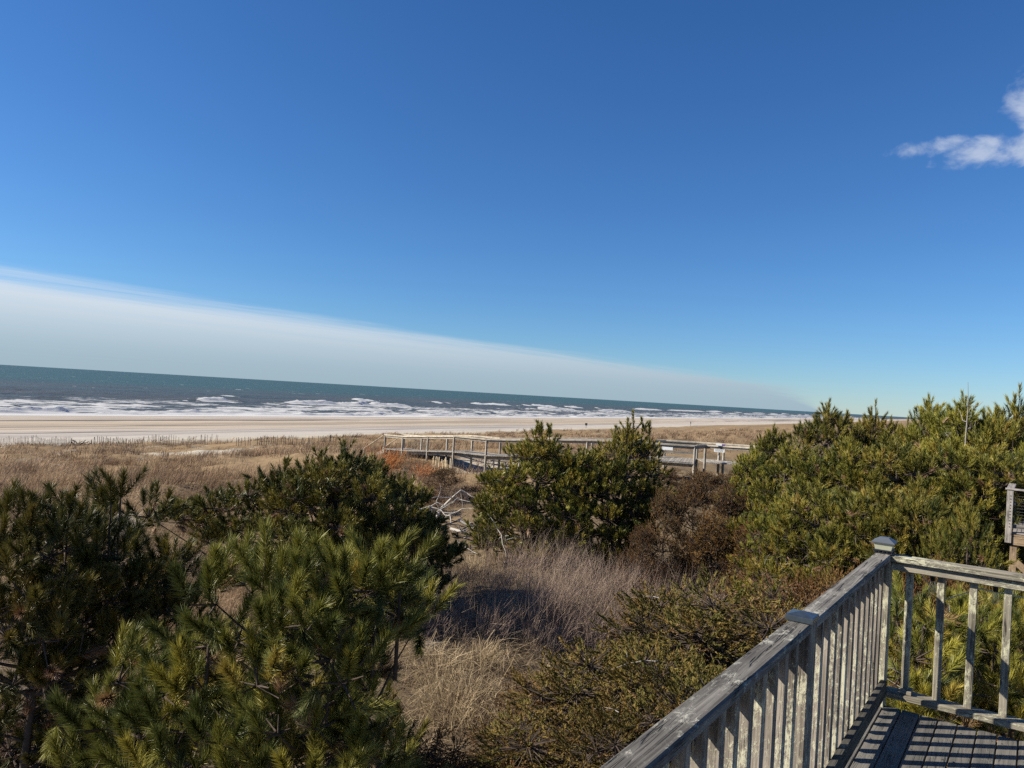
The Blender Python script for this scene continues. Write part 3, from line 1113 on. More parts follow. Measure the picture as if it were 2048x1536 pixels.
def board_sign(name, x0, x1, y0, y1, Y, label, rows, cols):
    c = at((x0 + x1) / 2, (y0 + y1) / 2, Y)
    wd = (x1 - x0) / F_PX * Y
    ht = (y1 - y0) / F_PX * Y
    e = empty(name, tuple(c), label, 'sign')
    ax = np.array([0.94, -0.34, 0.0])
    nv = np.array([-0.34, -0.94, 0.0]) * 0.0125
    beam('panel', c - ax * wd / 2, c + ax * wd / 2, 0.02, ht, SIGNW, e)
    for q in range(rows):
        z = ht * (0.5 - (q + 1) / (rows + 1))
        x = -wd * 0.38
        while x < wd * 0.36:
            L = rnd.uniform(0.03, 0.09)
            beam('lettering', c + ax * x + nv + (0, 0, z), c + ax * min(x + L, wd * 0.4) + nv + (0, 0, z), 0.004, ht * 0.10, SIGNT, e)
            x += L + 0.02
    return e


board_sign('notice_sign', 1323.5, 1345.5, 894, 900, 38.2, 'long narrow white sign fixed below the boardwalk rail', 0, 0)
board_sign('notice_sign', 1428.5, 1449.0, 896, 904.5, 40.4, 'white notice with small dark lettering on a boardwalk post', 3, 5)
st = empty('rail_sticker', tuple(at(1438, 889.5, 38.7)), 'white and purple weathered sticker on the boardwalk rail', 'sticker')
c = at(1432, 888.5, 38.75)
beam('panel', c, c + (0.28, -0.10, -0.012), 0.03, 0.11, SIGNW, st)
beam('patch', c + (0.285, -0.103, -0.012), c + (0.43, -0.155, -0.02), 0.03, 0.09, SIGNP, st)
walk_post(WP(1438.5, 894, 40.55), WP(1438.5, 894, 40.55)[2])

bp = at(1000, 921, 43.5)
bench = empty('bench', (bp[0], bp[1], float(terr(bp[0], bp[1]))), 'low wooden bench standing on the sand below the boardwalk', 'bench')
gz = float(terr(bp[0], bp[1]))
beam('seat', (bp[0] - 0.55, bp[1], gz + 0.46), (bp[0] + 0.55, bp[1], gz + 0.46), 0.32, 0.05, W_WALK, bench)
for dx in (-0.35, 0.35):
    beam('leg', (bp[0] + dx, bp[1], gz - 0.05), (bp[0] + dx, bp[1], gz + 0.435), 0.28, 0.06, W_WALK, bench, up=(1, 0, 0))

# ------------------------------------------------------------------ snow fences
def fence(pix, label, m, spacing=0.2, hgt=1.0, lean=0.12, gap=0.05, sink=0.25, lens=None):
    """pix: list of world xy points"""
    P = [np.array(p[:2], float) for p in pix]
    g0 = float(terr(*P[0]))
    e = empty('snow_fence', (P[0][0], P[0][1], g0), label, 'fence', 'slatted snow fences on the dunes')
    wires = [[], []]
    for a, b in zip(P[:-1], P[1:]):
        L = np.linalg.norm(b - a)
        d = (b - a) / L
        n = int(L / spacing)
        for q in range(n):
            p = a + d * (q + 0.5) * spacing
            z = float(terr(*p))
            jl = rnd.gauss(0, lean)
            jf = rnd.gauss(0, lean * 0.6)
            top = hgt * rnd.uniform(0.86, 1.08) - sink
            b0 = (p[0], p[1], z - 0.15)
            b1 = (p[0] + d[0] * jl * top, p[1] + d[1] * jl * top + jf * 0.3, z + top)
            if q % 4 == 0:
                wires[0].append((p[0], p[1], z + top * 0.82))
                wires[1].append((p[0], p[1], z + top * 0.35))
            if rnd.random() < gap:
                continue
            me = beam_mesh(1.0, 0.042, 0.012, m)
            Mx = frame(b0, b1, (-d[1], d[0], 0))
            Ls = (Vector(b1) - Vector(b0)).length
            o = place('picket', me, Mx @ Matrix.Diagonal((Ls, 1.25, 1, 1)), e)
    for wl in wires:
        if len(wl) > 1:
            V, F = tubes([(*wl[i], *wl[i + 1], 0.006, 0.006) for i in range(len(wl) - 1)], 3)
            poly('wire', V.tolist(), F.tolist(), WIRE, e)
    return e


def gp(x, y):
    p = onground(x, y)
    return p[:2]


fence([gp(-40, 893), gp(60, 893), gp(140, 891)], 'low grey snow fence along the dune foot at the far left edge', W_FENCE, 0.22, 1.25, 0.06)
fence([gp(185, 889), gp(300, 888.5), gp(338, 889)], 'snow fence standing on the sand right of the driftwood', W_FENCE, 0.22, 1.25, 0.06)
fence([gp(338, 889), gp(438, 888.5)], 'tallest leaning snow fence behind the bare white sand patch', W_FENCE, 0.26, 1.5, 0.13, 0.18)
fence([gp(470, 892), gp(560, 890), gp(640, 889.5), gp(720, 886)], 'half buried snow fence running towards the boardwalk steps', W_FENCE, 0.26, 1.3, 0.10, 0.10)
fence([gp(178, 926), gp(196, 924)], 'scrap of buried snow fence in the brown grass', W_FENCEPALE, 0.2, 0.75, 0.12)
fence([gp(322, 918), gp(340, 917)], 'short dark fence scrap below the bare sand patch', W_FENCE, 0.2, 0.75, 0.12)
fence([at(816, 890, 51.5), at(858, 887, 53)], 'pale snow fence seen between the boardwalk posts', W_FENCEPALE, 0.15, 1.1, 0.06)
fence([at(858, 930, 42.3), at(905, 930, 41.2)], 'straw coloured snow fence in front of the boardwalk', W_FENCEPALE, 0.12, 1.05, 0.10, 0.05, 0.2)

# marker posts on the beach
def marker(x, y0, y1, label, wd=0.18, sign=True):
    p = onground(x, y1)
    h = (y1 - y0) / F_PX * p[1]
    e = empty('marker_post', tuple(p), label, 'post', 'marker posts on the sand')
    beam('stake', (p[0], p[1], p[2] - 0.4), (p[0], p[1], p[2] + h), 0.10, 0.10, W_DARK, e, up=(1, 0, 0))
    if sign:
        beam('plate', (p[0] - wd, p[1] - 0.07, p[2] + h * 0.78), (p[0] + wd, p[1] - 0.07, p[2] + h * 0.78), 0.03, h * 0.42, W_DARK, e)


marker(1172, 846, 857, 'dark marker post with plate on the sand left of the tall pine leader', 0.35)
marker(1381, 843.5, 852, 'slim dark marker post on the sand above the boardwalk platform', 0.16)
marker(660, 870, 884, 'dark stake standing at the end of the half buried fence', 0.1, False)


# ------------------------------------------------------------------ vegetation
def nrm(a):
    return a / (np.linalg.norm(a, axis=-1, keepdims=True) + 1e-9)


def needles(P, A, L, K, nl, nw, a0, a1, col, R, tipcol=1.25, t0=0.08):
    """needle foliage: P base, A axis, L length of every shoot; K needles on each"""
    S = len(P)
    ref = nrm(R.normal(size=(S, 3)))
    B = nrm(np.cross(A, ref))
    Cc = np.cross(A, B)
    t = t0 + (1 - t0) * R.random((S, K)) ** 0.85
    ph = R.random((S, K)) * 2 * np.pi
    an = (a0 + (a1 - a0) * t) * (0.85 + 0.3 * R.random((S, K)))
    d = (np.cos(an)[..., None] * A[:, None] + np.sin(an)[..., None] * (np.cos(ph)[..., None] * B[:, None] + np.sin(ph)[..., None] * Cc[:, None]))
    root = P[:, None] + A[:, None] * (L[:, None] * t)[..., None]
    ln = nl * (0.75 + 0.5 * R.random((S, K)))
    tip = root + d * ln[..., None]
    side = nrm(np.cross(d, nrm(R.normal(size=(S, K, 3))))) * (nw / 2)
    V = np.stack([root - side, root + side, tip], 2).reshape(-1, 3)
    F = np.arange(len(V)).reshape(-1, 3)
    c = col[:, None, :] * (0.8 + 0.4 * R.random((S, K, 1)))
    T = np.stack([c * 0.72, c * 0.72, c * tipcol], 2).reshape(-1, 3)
    return V, F, T


def pad_shoots(C, rad_, n, R, zsq=0.75, up=0.6, lmin=0.12, lmax=0.24, low=-0.35):
    """shoots on the outside of a foliage pad"""
    d = nrm(R.normal(size=(n * 2, 3)))
    d = d[d[:, 2] > low][:n]
    P = C + d * np.array([1, 1, zsq]) * rad_ * (0.5 + 0.5 * R.random((len(d), 1)))
    A = nrm(d * 0.8 + np.array([0, 0, up]) + R.normal(size=(len(d), 3)) * 0.25)
    L = lmin + (lmax - lmin) * R.random(len(d))
    return P, A, L


def curve_pts(a, b, R, n=4, sag=0.12):
    t = np.linspace(0, 1, n + 1)[:, None]
    p = a + (b - a) * t
    ln = np.linalg.norm(b - a)
    p[1:-1] += R.normal(size=(n - 1, 3)) * ln * 0.05
    p += np.array([0, 0, -sag * ln]) * np.sin(t * np.pi)
    return p


def chain(pts, r0, r1):
    n = len(pts) - 1
    out = []
    for i in range(n):
        out.append((*pts[i], *pts[i + 1], r0 + (r1 - r0) * i / n, r0 + (r1 - r0) * (i + 1) / n))
    return out


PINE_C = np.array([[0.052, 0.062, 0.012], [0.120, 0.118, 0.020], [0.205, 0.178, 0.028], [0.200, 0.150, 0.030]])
PINE_D = np.array([[0.040, 0.048, 0.010], [0.092, 0.092, 0.017], [0.175, 0.156, 0.026], [0.180, 0.142, 0.030]])  # deeper green for the left pines, with their shade put into the colour
CEDAR_C = {
    'olive': np.array([[0.110, 0.098, 0.026], [0.165, 0.130, 0.034], [0.215, 0.138, 0.042], [0.090, 0.088, 0.024]]),
    'brown': np.array([[0.170, 0.108, 0.046], [0.225, 0.130, 0.056], [0.135, 0.102, 0.036], [0.24, 0.15, 0.07]]),
    'rust': np.array([[0.18, 0.092, 0.036], [0.23, 0.130, 0.042], [0.14, 0.095, 0.030], [0.12, 0.070, 0.036]]),
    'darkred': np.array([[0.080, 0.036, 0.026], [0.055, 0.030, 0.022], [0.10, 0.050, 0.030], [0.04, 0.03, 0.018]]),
}


def palette(pal, k, R):
    i = np.clip(np.floor(k * (len(pal) - 1)).astype(int), 0, len(pal) - 2)
    f = (k * (len(pal) - 1) - i)[:, None]
    return pal[i] * (1 - f) + pal[i + 1] * f


def build_tree(name, base, pads, R, species='pine', K=60, nl=0.10, nw=0.0035, n_sh=(12, 22), sc=1.0, trunk_r=0.09, lean=None,
               pal=None, leaders=(), dead=4, zsq=0.7, low=-0.2, ang=(0.85, 0.36)):
    """pads: list of (x,y,z,r) relative to the base. Returns dict of meshes in local coordinates"""
    pads = np.array(pads, float)
    top = pads[np.argmax(pads[:, 2])]
    H = top[2] + top[3] * 0.4
    # trunk leads to the top pad
    tp = np.array([[0, 0, -0.4], [top[0] * 0.10, top[1] * 0.10, H * 0.25], [top[0] * 0.35, top[1] * 0.35, H * 0.5], [top[0] * 0.75, top[1] * 0.75, H * 0.78], [top[0], top[1], top[2]]])
    tp[1:4] += R.normal(size=(3, 3)) * [0.06 * sc, 0.06 * sc, 0]
    limb = chain(tp, trunk_r, trunk_r * 0.25)
    SP, SA, SL, SC = [], [], [], []
    twig = []
    for (x, y, z, r) in pads:
        c = np.array([x, y, z])
        h = max(0.12 * H, z - 0.25 * (abs(x) + abs(y)) - 0.3 * r)
        tt = np.clip(h / H, 0.05, 0.95)
        a = np.array([np.interp(tt * H, tp[:, 2], tp[:, q]) for q in range(3)])
        a[2] = tt * H
        cv = curve_pts(a, c, R)
        limb += chain(cv, trunk_r * 0.42, trunk_r * 0.12)
        n = int(R.integers(*n_sh) * (r / 0.4) ** 1.6)
        n = max(3, n)
        if species == 'pine':
            P, A, L = pad_shoots(c, r, n, R, zsq, 0.95, 0.13 * sc, 0.26 * sc, low)
        else:
            P, A, L = pad_shoots(c, r, n, R, 0.85, 0.55, 0.14 * sc, 0.28 * sc, -0.5)
        k = np.clip(R.random() * 0.65 + R.normal(size=len(P)) * 0.24 + 0.10, 0, 0.999)
        SP.append(P); SA.append(A); SL.append(L); SC.append(palette(pal, k, R))
        for p in P:
            twig.append((*(c + (p - c) * 0.15), *p, 0.007 * sc, 0.004 * sc))
        # inner, older growth
        m = max(2, n // 3)
        d = R.normal(size=(m, 3)) * r * 0.40
        SP.append(c + d); SA.append(nrm(R.normal(size=(m, 3)) + [0, 0, 0.3])); SL.append(np.full(m, 0.14 * sc))
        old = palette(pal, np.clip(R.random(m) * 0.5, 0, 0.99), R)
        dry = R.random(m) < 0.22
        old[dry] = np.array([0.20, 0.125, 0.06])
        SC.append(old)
        for q in d:
            twig.append((*c, *(c + q), 0.008 * sc, 0.004 * sc))
    for (x, y, z0, z1) in leaders:            # upright candles that stick out on top
        n = max(2, int((z1 - z0) / (0.16 * sc)))
        for i in range(n):
            P = np.array([[x, y, z0 + (z1 - z0) * i / n]]) + R.normal(size=(1, 3)) * 0.012
            SP.append(P); SA.append(nrm(np.array([[0, 0, 1.0]]) + R.normal(size=(1, 3)) * 0.07)); SL.append(np.array([(z1 - z0) / n * 1.1])); SC.append(palette(pal, np.array([0.45]), R))
        twig.append((x, y, z0 - 0.5 * sc, x, y, z1, 0.014 * sc, 0.005 * sc))
        for i in range(2):
            a = R.random() * 6.28
            q = np.array([[x, y, z0]])
            ax = nrm(np.array([[math.cos(a) * 0.6, math.sin(a) * 0.6, 0.9]]))
            SP.append(q); SA.append(ax); SL.append(np.array([0.28 * sc])); SC.append(palette(pal, np.array([0.4]), R))
    P = np.concatenate(SP); A = np.concatenate(SA); L = np.concatenate(SL); Cn = np.concatenate(SC)
    if species == 'pine':
        V, F, T = needles(P, A, L, K, nl, nw, ang[0], ang[1], Cn, R, 2.1, 0.12)  # needle tips brightened in the colour to paint in highlights
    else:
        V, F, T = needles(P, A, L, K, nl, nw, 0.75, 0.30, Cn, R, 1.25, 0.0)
    V1, F1 = tubes(limb, 6)
    V2, F2 = tubes(twig, 3)
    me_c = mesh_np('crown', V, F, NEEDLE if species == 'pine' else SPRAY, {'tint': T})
    me_t = mesh_np('trunk', V1, F1, BARK, None, True)
    me_b = mesh_np('branchwork', V2, F2, BARK)
    dd = []
    for i in range(dead):
        pd = pads[R.integers(len(pads))]
        a = pd[:3] + R.normal(size=3) * 0.1
        b = a + nrm(R.normal(size=3) + [0, 0, -0.1]) * R.uniform(0.35, 0.75)
        b[2] = max(b[2], 0.3)
        cv = curve_pts(a, b, R, 4, -0.05)
        dd += chain(cv, 0.008, 0.003)
        for j in (2, 3):
            e = cv[j] + nrm(R.normal(size=3)) * 0.22
            dd += chain(np.array([cv[j], e]), 0.004, 0.0015)
    me_d = None
    if dd:
        V3, F3 = tubes(dd, 4)
        me_d = mesh_np('dead_branch', V3, F3, DEADWOOD)
    return dict(crown=me_c, trunk=me_t, branchwork=me_b, dead_branch=me_d)


def add_tree(name, base, meshes, label, cat, group, scale=(1, 1, 1), rz=0.0):
    e = empty(name, tuple(base), label, cat, group)
    e.scale = scale
    e.rotation_euler = (0, 0, rz)
    for kx in ('trunk', 'branchwork', 'crown', 'dead_branch'):
        if meshes.get(kx) is None:
            continue
        o = link(bpy.data.objects.new(kx, meshes[kx]), e)
        if kx != 'trunk':
            o['kind'] = 'stuff'
    return e


def pads_from_pix(lst, base_z_fun, R, rr=(0.26, 0.42), back=1, bd=(0.35, 1.0), jit=0.35):
    """lst: (px, py, depth[, r]) pad tops -> world pads"""
    out = []
    for q in lst:
        p = at(q[0], q[1], q[2])
        r = q[3] if len(q) > 3 else R.uniform(*rr)
        out.append([p[0], p[1], p[2] - r * 0.9, r])
        for _ in range(back):
            out.append([p[0] + R.uniform(-jit, jit), p[1] + R.uniform(*bd), p[2] - r * 0.9 - R.uniform(0.05, 0.5), R.uniform(*rr)])
    return out


def pix_tree(name, lst, base_xy, label, cat, group, seed, leaders=(), **kw):
    R = np.random.default_rng(seed)
    back = kw.pop('back', 1)
    rr = kw.pop('rr', (0.26, 0.42))
    bd = kw.pop('bd', (0.35, 1.0))
    jit = kw.pop('jit', 0.35)
    pw = pads_from_pix(lst, None, R, rr, back, bd, jit)
    b = np.array([base_xy[0], base_xy[1], float(terr(*base_xy))])
    pads = [(p[0] - b[0], p[1] - b[1], max(p[2] - b[2], 0.35), p[3]) for p in pw]
    ld = []
    for (x, y0, y1, Y) in leaders:
        p1 = at(x, y0, Y)
        p0 = at(x, y1, Y)
        ld.append((p1[0] - b[0], p1[1] - b[1], p0[2] - b[2], p1[2] - b[2]))
    ms = build_tree(name, b, pads, R, leaders=ld, **kw)
    return add_tree(name, b, ms, label, cat, group)


GP = 'black pines on the dunes'
GC = 'cedar bushes on the dunes'
# the pine right in front of the deck
D1 = 5.6
L1 = [(600, 1130, D1, .24), (435, 1160, D1, .20), (560, 1180, D1 - .3, .30), (700, 1125, D1, .26), (735, 1135, D1 + .2, .24), (775, 1150, D1 + .3, .22), (640, 1165, D1 - .2, .28), (795, 1185, D1 + .4, .22),
      (700, 1215, D1 - .3, .30), (480, 1215, D1, .28), (750, 1235, D1 + .1, .24), (600, 1255, D1 - .4, .30), (690, 1300, D1 - .3, .26), (430, 1240, D1 + .1, .22), (520, 1300, D1 - .3, .28),
      (240, 1315, D1 + .2, .22), (330, 1335, D1 + .1, .24), (420, 1330, D1, .26), (215, 1405, D1 + .1, .22), (290, 1415, D1, .26), (370, 1400, D1 - .1, .26), (180, 1505, D1, .24), (265, 1500, D1 - .1, .26), (350, 1480, D1 - .2, .26),
      (450, 1420, D1 - .3, .26), (560, 1400, D1 - .4, .26), (640, 1400, D1 - .2, .24), (600, 1500, D1 - .4, .26), (470, 1520, D1 - .4, .28), (730, 1500, D1 - .1, .24), (700, 1420, D1 + .2, .22), (740, 1340, D1 + .5, .18),
      (750, 1560, D1 - .2, .3), (300, 1600, D1, .3), (560, 1620, D1 - .2, .3), (400, 1680, D1, .34), (650, 1700, D1, .34)]
b1 = at(560, 1500, D1 + 0.5)
pix_tree('pine_tree', L1, (b1[0], b1[1]), 'nearest black pine with bottlebrush shoots in the left foreground', 'pine tree', GP, 11, pal=PINE_D * 1.3, K=300, nl=0.115, nw=0.0054, n_sh=(11, 14), trunk_r=0.04, sc=1.5, ang=(1.0, 0.42),
         leaders=[(535, 1060, 1180, D1), (600, 1080, 1160, D1 + .1), (430, 1110, 1190, D1), (760, 1090, 1160, D1 + .2), (805, 1105, 1170, D1 + .3), (690, 1112, 1180, D1)], back=1, rr=(0.20, 0.30), bd=(.3, 0.9), jit=0.12, dead=0)
D2 = 8.3
L2 = [(40, 1010, D2, .34), (130, 1015, D2 + .2, .30), (-40, 1030, D2, .36), (10, 1070, D2 - .3, .34), (100, 1060, D2 - .2, .34), (185, 1070, D2 + .2, .32), (245, 1095, D2 + .4, .28), (150, 1130, D2, .36), (60, 1140, D2 - .4, .36), (-30, 1150, D2 - .3, .36),
      (220, 1160, D2 + .3, .30), (20, 1215, D2 - .4, .34), (90, 1225, D2 - .5, .34), (170, 1215, D2, .32), (260, 1150, D2 + .5, .24), (120, 1300, D2, .34), (30, 1310, D2 - .2, .36), (-60, 1260, D2, .4), (200, 1290, D2 + .4, .30), (240, 1240, D2 + .6, .26), (-100, 1100, D2, .4), (-140, 1200, D2, .4),
      (60, 1400, D2 + .3, .3), (150, 1380, D2 + .5, .3), (-20, 1390, D2 + .2, .36), (20, 1450, D2 + .4, .34), (100, 1460, D2 + .5, .32)]
b2 = at(60, 1400, D2 + 0.3)
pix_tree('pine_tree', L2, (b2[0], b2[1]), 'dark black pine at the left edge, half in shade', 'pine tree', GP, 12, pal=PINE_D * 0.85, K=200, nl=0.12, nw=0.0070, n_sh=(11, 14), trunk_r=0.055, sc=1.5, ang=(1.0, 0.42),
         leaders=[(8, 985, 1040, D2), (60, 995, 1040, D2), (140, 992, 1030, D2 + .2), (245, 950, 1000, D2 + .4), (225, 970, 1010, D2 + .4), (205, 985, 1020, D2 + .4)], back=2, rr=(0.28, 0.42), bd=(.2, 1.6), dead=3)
# the arm of that pine that reaches up against the grass
D3_ = 17.5
L3 = [(660, 930, D3_ - .8, .5), (740, 960, D3_ - .9, .5), (800, 1000, D3_ - .8, .5), (600, 960, D3_ - .8, .5), (830, 1060, D3_ - .6, .5), (760, 1060, D3_ - 1.0, .5), (680, 1020, D3_ - 1.1, .5), (600, 1040, D3_ - 1.1, .5), (690, 905, D3_, .50), (625, 925, D3_, .50), (560, 940, D3_ + .2, .46), (750, 945, D3_ + .3, .50), (805, 970, D3_ + .5, .46), (500, 960, D3_, .42), (430, 985, D3_ - .1, .42), (370, 1005, D3_ - .1, .38), (315, 1020, D3_, .32), (660, 970, D3_ - .4, .5), (580, 985, D3_ - .4, .5),
      (720, 1010, D3_ - .3, .5), (790, 1030, D3_, .5), (845, 1020, D3_ + .5, .46), (480, 1030, D3_ - .4, .42), (540, 1040, D3_ - .6, .46), (640, 1050, D3_ - .6, .5), (710, 1080, D3_ - .5, .5), (780, 1090, D3_ - .2, .46), (850, 1080, D3_ + .3, .42), (880, 1110, D3_ + .4, .34),
      (590, 1100, D3_ - .6, .44), (680, 1140, D3_ - .5, .46), (420, 1060, D3_ - .2, .34), (760, 1150, D3_ - .2, .42), (830, 1150, D3_ + .2, .36), (520, 1110, D3_ - .3, .36)]
b3 = at(660, 1150, D3_ + 0.4)
pix_tree('pine_tree', L3, (b3[0], b3[1]), 'wide dark black pine in the middle left before the brown grass', 'pine tree', GP, 13, pal=PINE_D * 0.9, K=70, nl=0.13, nw=0.017, n_sh=(17, 22), trunk_r=0.08, ang=(1.0, 0.42),
         leaders=[(690, 885, 910, D3_), (640, 903, 925, D3_), (570, 920, 945, D3_)], back=2, rr=(0.36, 0.5), bd=(.6, 2.2), dead=6, sc=1.5, zsq=0.55, low=-0.1)
# the shaded pine in the hollow behind the foreground one
L8 = [(300, 1200, 9.6), (365, 1240, 9.4), (425, 1265, 9.3), (300, 1285, 9.1), (370, 1335, 9.0), (450, 1345, 9.0), (280, 1355, 8.9), (340, 1425, 8.8), (430, 1430, 8.8), (255, 1445, 8.8), (520, 1410, 9.0), (500, 1325, 9.3), (590, 1340, 9.3),
      (600, 1425, 8.9), (680, 1390, 9.0), (750, 1410, 9.1), (700, 1475, 8.7), (800, 1460, 9.0), (620, 1505, 8.6), (540, 1505, 8.6), (780, 1525, 8.7), (450, 1510, 8.6), (360, 1510, 8.7), (700, 1310, 9.5), (640, 1270, 9.7)]
b8 = at(500, 1400, 9.3)
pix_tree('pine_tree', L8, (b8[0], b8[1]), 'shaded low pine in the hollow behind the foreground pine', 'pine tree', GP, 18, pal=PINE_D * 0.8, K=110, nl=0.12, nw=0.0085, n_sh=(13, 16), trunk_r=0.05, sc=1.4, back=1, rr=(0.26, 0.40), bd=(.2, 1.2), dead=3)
# centre pair
D4 = 24.0
L4 = [(975, 1030, D4 - .2, .6), (985, 985, D4, .6), (1150, 900, D4 - .1, .6), (1150, 950, D4 - .6, .65), (1145, 1000, D4 - .9, .65), (1140, 1050, D4 - 1.0, .6), (1000, 940, D4 + .1, .55), (1085, 862, D4, .42), (1060, 890, D4, .50), (1110, 885, D4 + .2, .5), (1030, 925, D4 - .2, .55), (1085, 925, D4 - .4, .6), (1130, 920, D4, .55), (1010, 965, D4 - .3, .55), (1060, 975, D4 - .7, .65), (1120, 970, D4 - .6, .6), (1000, 1010, D4 - .3, .55), (1050, 1025, D4 - .8, .65),
      (1110, 1030, D4 - .8, .65), (990, 1060, D4 - .3, .5), (1060, 1080, D4 - .8, .55), (1120, 1090, D4 - .7, .5)]
b4 = at(1075, 1000, D4 + .6)
pix_tree('pine_tree', L4, (b4[0], b4[1]), 'bushy green pine with a brown-tipped top left of the tall leader', 'pine tree', GP, 14, pal=PINE_C * 1.1, K=64, nl=0.135, nw=0.019, n_sh=(14, 18), trunk_r=0.1,
         leaders=[(1085, 848, 865, D4), (1072, 856, 872, D4), (1100, 855, 870, D4)], back=2, rr=(0.45, 0.6), bd=(.4, 2.0), dead=3, sc=1.5, zsq=0.55, low=-0.1)
L5 = [(1310, 960, D4 - .2, .55), (1315, 1000, D4 - .3, .55), (1295, 1045, D4 - .5, .5), (1200, 930, D4 - .5, .6), (1255, 1085, D4 - .9, .5), (1265, 868, D4, .40), (1225, 885, D4, .50), (1290, 885, D4, .48), (1190, 905, D4, .52), (1250, 915, D4 - .4, .58), (1305, 925, D4 - .1, .46), (1170, 945, D4 - .4, .55), (1220, 955, D4 - .7, .62), (1280, 960, D4 - .4, .55), (1160, 990, D4 - .7, .6), (1220, 1005, D4 - .9, .62),
      (1275, 1000, D4 - .5, .5), (1170, 1040, D4 - 1, .6), (1230, 1050, D4 - 1, .55), (1160, 1085, D4 - 1, .5), (1210, 1090, D4 - 1, .45)]
b5 = at(1235, 1010, D4 + .5)
pix_tree('pine_tree', L5, (b5[0], b5[1]), 'bushy green pine with a tall forked leader before the boardwalk', 'pine tree', GP, 15, pal=PINE_C * 1.1, K=64, nl=0.135, nw=0.019, n_sh=(14, 18), trunk_r=0.1,
         leaders=[(1268, 826, 868, D4), (1285, 838, 866, D4), (1300, 846, 872, D4), (1232, 855, 885, D4), (1256, 840, 868, D4)], back=2, rr=(0.45, 0.6), bd=(.4, 2.0), dead=3, sc=1.5, zsq=0.55, low=-0.1)
# pines seen through the right-hand balusters
L6 = [(1800, 1215, 7.6, .30), (1850, 1195, 7.4, .32), (1905, 1210, 7.6, .30), (1830, 1260, 7.2, .32), (1890, 1275, 7.0, .32), (1800, 1300, 7.2, .30), (1860, 1340, 6.9, .30), (1920, 1330, 7.1, .30), (1815, 1370, 7.0, .28), (1880, 1400, 6.9, .28), (1790, 1420, 7.2, .26), (1850, 1450, 7, .28), (1930, 1420, 7.2, .28)]
b6 = at(1855, 1300, 8.0)
pix_tree('pine_tree', L6, (b6[0], b6[1]), 'sunlit pine just behind the railing beside the corner post', 'pine tree', GP, 16, pal=PINE_C * 1.15, sc=1.4, K=230, nl=0.12, nw=0.0052, n_sh=(9, 12), trunk_r=0.06, back=1, rr=(.24, .34), bd=(.3, .9), dead=4)
L7 = [(1960, 1190, 7.8, .32), (2020, 1200, 7.6, .34), (1990, 1250, 7.4, .32), (2050, 1270, 7.2, .34), (2080, 1210, 7.6, .36), (1970, 1310, 7.2, .30), (2030, 1330, 7.0, .32), (2070, 1380, 7, .32), (1985, 1390, 7.1, .28), (2040, 1430, 7, .3), (2110, 1300, 7.2, .36)]
b7 = at(2030, 1300, 8.1)
pix_tree('pine_tree', L7, (b7[0], b7[1]), 'sunlit pine behind the railing at the right edge of the view', 'pine tree', GP, 17, pal=PINE_C * 1.15, sc=1.4, K=230, nl=0.12, nw=0.0052, n_sh=(9, 12), trunk_r=0.06, back=1, rr=(.24, .34), bd=(.3, .9), dead=4)

# the pine belt on the right: a few grown shapes, each tree turned and stretched on its own
VAR = []
for vi in range(4):
    R = np.random.default_rng(100 + vi)
    H, RR = 5.2, 2.0
    pads = []
    for i in range(50):
        h = 0.16 + 0.80 * (i + R.random()) / 50
        rmax = RR * (1.0 - 0.75 * max(0, (h - 0.35) / 0.65) ** 1.3)
        a = i * 2.399 + R.normal() * 0.4
        rr_ = rmax * math.sqrt(R.uniform(0.35, 1.0))
        pads.append((math.cos(a) * rr_, math.sin(a) * rr_, h * H - 0.3, R.uniform(0.34, 0.56)))
    pads.append((R.normal() * 0.15, R.normal() * 0.15, H - 0.35, 0.34))
    pads = np.array(pads)
    ld = []
    for i in range(9):
        q = pads[-1 - i * 2] if i < 8 else pads[-4]
        ld.append((q[0] + R.normal() * 0.12, q[1] + R.normal() * 0.12, q[2] + 0.15, q[2] + q[3] * 0.7 + R.uniform(0.08, 0.25)))
    ld.append((pads[-1][0], pads[-1][1], H - 0.3, H + R.uniform(0.15, 0.45)))
    VAR.append(build_tree('pine', None, pads, R, pal=PINE_C * 1.1, K=80, nl=0.13, nw=0.014, n_sh=(13, 17), trunk_r=0.1, leaders=ld, dead=8, sc=1.5, zsq=0.45, low=-0.05))
BELT = [
    (1548, 842, 27, 0.62, 'slim pine at the seaward tip of the right-hand pine belt'),
    (1652, 795, 25, 0.95, 'pine with a tall candle top rising first above the sea horizon'),
    (1745, 806, 26, 0.95, 'pine with a single spire between the two tallest tops of the belt'),
    (1815, 832, 25, 0.9, 'low rounded pine top on the skyline left of the dark pointed one'),
    (1875, 782, 24, 0.95, 'pine with a dark pointed top on the right skyline'),
    (1945, 780, 22, 1.0, 'broad pine top behind the bare dead leader'),
    (2030, 778, 21, 1.1, 'highest dense pine at the right edge of the skyline'),
    (1512, 885, 25, 0.6, 'low pine overlapping the inland end of the boardwalk rail'),
    (1600, 880, 21, 0.85, 'full green pine left in the middle of the pine belt'),
    (1690, 862, 20, 1.05, 'full green pine at the heart of the belt under the single spire'),
    (1790, 862, 19, 1.05, 'yellowish pine under the dark pointed top'),
    (1890, 856, 19, 1.05, 'pine with a forked pale dead limb in the belt'),
    (1990, 862, 18.5, 1.05, 'shady pine just above the neighbouring deck'),
    (1570, 985, 19, 0.65, 'small pine at the edge of the purple twig thicket'),
    (1640, 955, 16.5, 0.8, 'pine in the front row left of the corner lamp'),
    (1745, 950, 15.5, 0.85, 'pine in the front row right above the corner lamp'),
    (1850, 945, 15, 0.85, 'bright pine in the front row left of the neighbouring deck'),
    (1925, 990, 13.5, 0.5, 'low bright pine whose boughs touch the neighbouring deck post'),
    (2090, 860, 20, 1.1, 'pine standing over the neighbouring deck at the frame edge'),
]
